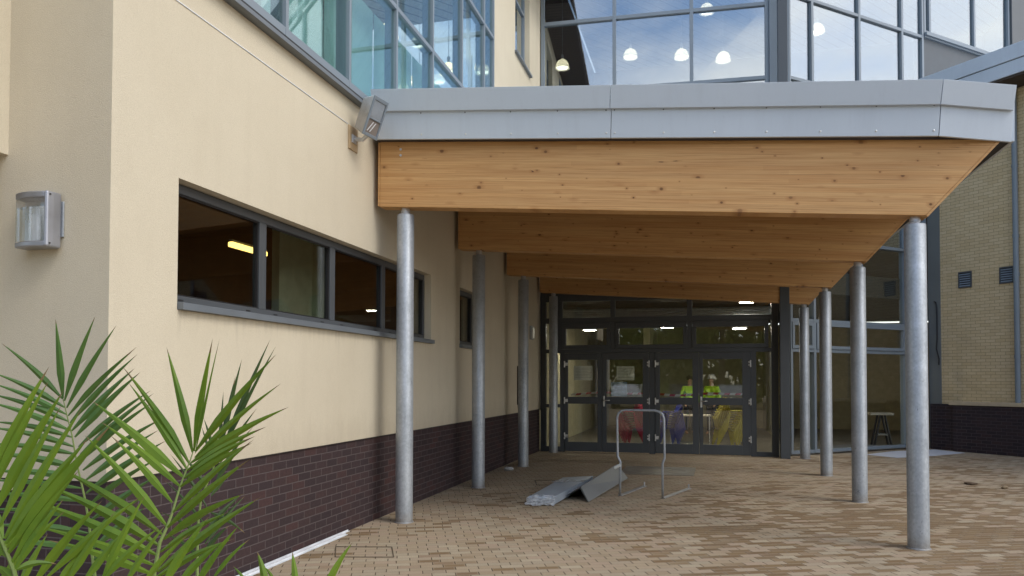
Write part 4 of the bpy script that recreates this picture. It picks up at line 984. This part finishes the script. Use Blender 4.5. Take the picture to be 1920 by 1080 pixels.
random.seed(11); m = MB()
for _ in range(9000):
    p = Vector((random.uniform(-30, 30), -24 + random.uniform(-1.5, 1.5), 0)); p.z = random.uniform(0, 1)**.8*(7.5 + 2*math.sin(p.x*.7) + 1.2*math.sin(p.x*2.1))
    e = Euler([random.uniform(0, 6.3) for _ in range(3)]).to_matrix(); s_ = random.uniform(.25, .5)
    m.face([p+e@Vector((-s_*1.4, 0, 0)), p+e@Vector((0, -s_*.7, 0)), p+e@Vector((s_*1.4, 0, 0)), p+e@Vector((0, s_*.7, 0))])
hd = m.build('woodland_edge', TREEL); hd['kind'] = 'stuff'; hd['label'] = 'dense green woodland edge far behind the viewer, mirrored in the doors'

def car_proto():
    r = thing('parked_car', 'car', 'car')
    prof = [(-2.1, .32), (-2.15, .62), (-2.05, .86), (-1.2, .95), (-.55, 1.38), (.75, 1.44), (1.45, 1.36), (1.95, .98), (2.1, .90), (2.12, .4), (2.0, .28)]
    b = MB().prism([(x, -.85, z) for x, z in prof], (0, 1.7, 0)).build('body', FASCIA, r, .09)
    for yy in (-.866, .846):
        g_ = MB().prism([(x, yy, z) for x, z in [(-1.05, .97), (-.5, 1.31), (.7, 1.37), (1.35, 1.28), (1.65, 1.0)]], (0, .02, 0)).build('side_window', DARK, r)
    MB().hexa([(-1.16, -.72, .97), (-1.16, .72, .97), (-1.12, .72, .965), (-1.12, -.72, .965)], [(-.60, -.66, 1.375), (-.60, .66, 1.375), (-.56, .66, 1.37), (-.56, -.66, 1.37)]).build('windscreen', DARK, r)
    for x in (-1.35, 1.3):
        for yy in (-.82, .82):
            MB().tube([(x, yy-.1, .31), (x, yy+.1, .31)], .31, 20).build('wheel', DARK, r)
    return r
cp = car_proto(); cols = [('silver', None), ('white', simple('white_car_paint', (.75, .76, .77), .25)), ('dark blue', simple('blue_car_paint', (.03, .05, .12), .25)), ('pale grey', simple('grey_car_paint', (.4, .42, .44), .25, .3)), ('red', simple('red_car_paint', (.3, .03, .03), .25))]
for i, (cn, mt) in enumerate(cols):
    o = cp if i == 0 else copy_tree(cp)
    o.location = (-7.5+3.0*i, -11.5, 0); o.rotation_euler = (0, 0, R(90 if i % 2 else 270))
    if mt:
        for ch in o.children:
            if ch.name.startswith('body'): ch.data = ch.data.copy(); ch.data.materials[0] = mt
    tag(o, cn + ' parked car behind the viewer, mirrored in the door glass', 'car', 'parked cars mirrored in the doors')
# ------------------------------------------------------------------ light
EL, AZ = 48, 108          # sun height; compass angle from +Y towards +X
w = bpy.data.worlds.new('World'); sc.world = w; w.use_nodes = True
nt = w.node_tree; nt.nodes.clear()
def wn(t_, **kw):
    n = nt.nodes.new('ShaderNode'+t_)
    for k, v in kw.items(): setattr(n, k, v)
    return n
out = wn('OutputWorld'); bg = wn('Background'); sky = wn('TexSky', sky_type='NISHITA', sun_disc=False, sun_elevation=R(EL), sun_rotation=R(AZ), altitude=50, air_density=1.0, dust_density=1.1, ozone_density=1.)
tc = wn('TexCoord'); mp = wn('Mapping'); mp.inputs['Scale'].default_value = (1., 1., 2.4)
nz = wn('TexNoise'); nz.inputs['Scale'].default_value = 1.9; nz.inputs['Detail'].default_value = 7; nz.inputs['Roughness'].default_value = .56
cr = wn('ValToRGB'); cr.color_ramp.elements[0].position = .40; cr.color_ramp.elements[1].position = .66
mx = wn('Mix', data_type='RGBA'); mx.inputs[7].default_value = (7.9, 7.8, 7.6, 1)
L = nt.links.new
L(tc.outputs['Generated'], mp.inputs[0]); L(mp.outputs[0], nz.inputs['Vector']); ma = wn('VectorMath', operation='DOT_PRODUCT'); ma.inputs[1].default_value = (.14, .08, -.05); ad = wn('Math', operation='ADD')
L(tc.outputs['Generated'], ma.inputs[0]); L(ma.outputs['Value'], ad.inputs[0]); L(nz.outputs[0], ad.inputs[1]); L(ad.outputs[0], cr.inputs[0]); L(cr.outputs[0], mx.inputs[0]); L(sky.outputs[0], mx.inputs[6]); L(mx.outputs[2], bg.inputs[0]); L(bg.outputs[0], out.inputs[0])
bg.inputs[1].default_value = .15
sd = bpy.data.lights.new('sun', 'SUN'); so = bpy.data.objects.new('sun', sd); COL.objects.link(so)
sd.energy = .75; sd.angle = R(25); sd.color = (1, .95, .87)
dirv = Vector((math.sin(R(AZ))*math.cos(R(EL)), math.cos(R(AZ))*math.cos(R(EL)), math.sin(R(EL))))
so.rotation_euler = dirv.to_track_quat('Z', 'Y').to_euler(); so.location = (20, -20, 30)
sc.view_settings.view_transform = 'Standard'; sc.view_settings.look = 'None'; sc.view_settings.exposure = .74; sc.view_settings.gamma = 1
sc.cycles.max_bounces = 10; sc.cycles.transparent_max_bounces = 24; sc.cycles.sample_clamp_indirect = 6
sc.cycles.use_denoising = True
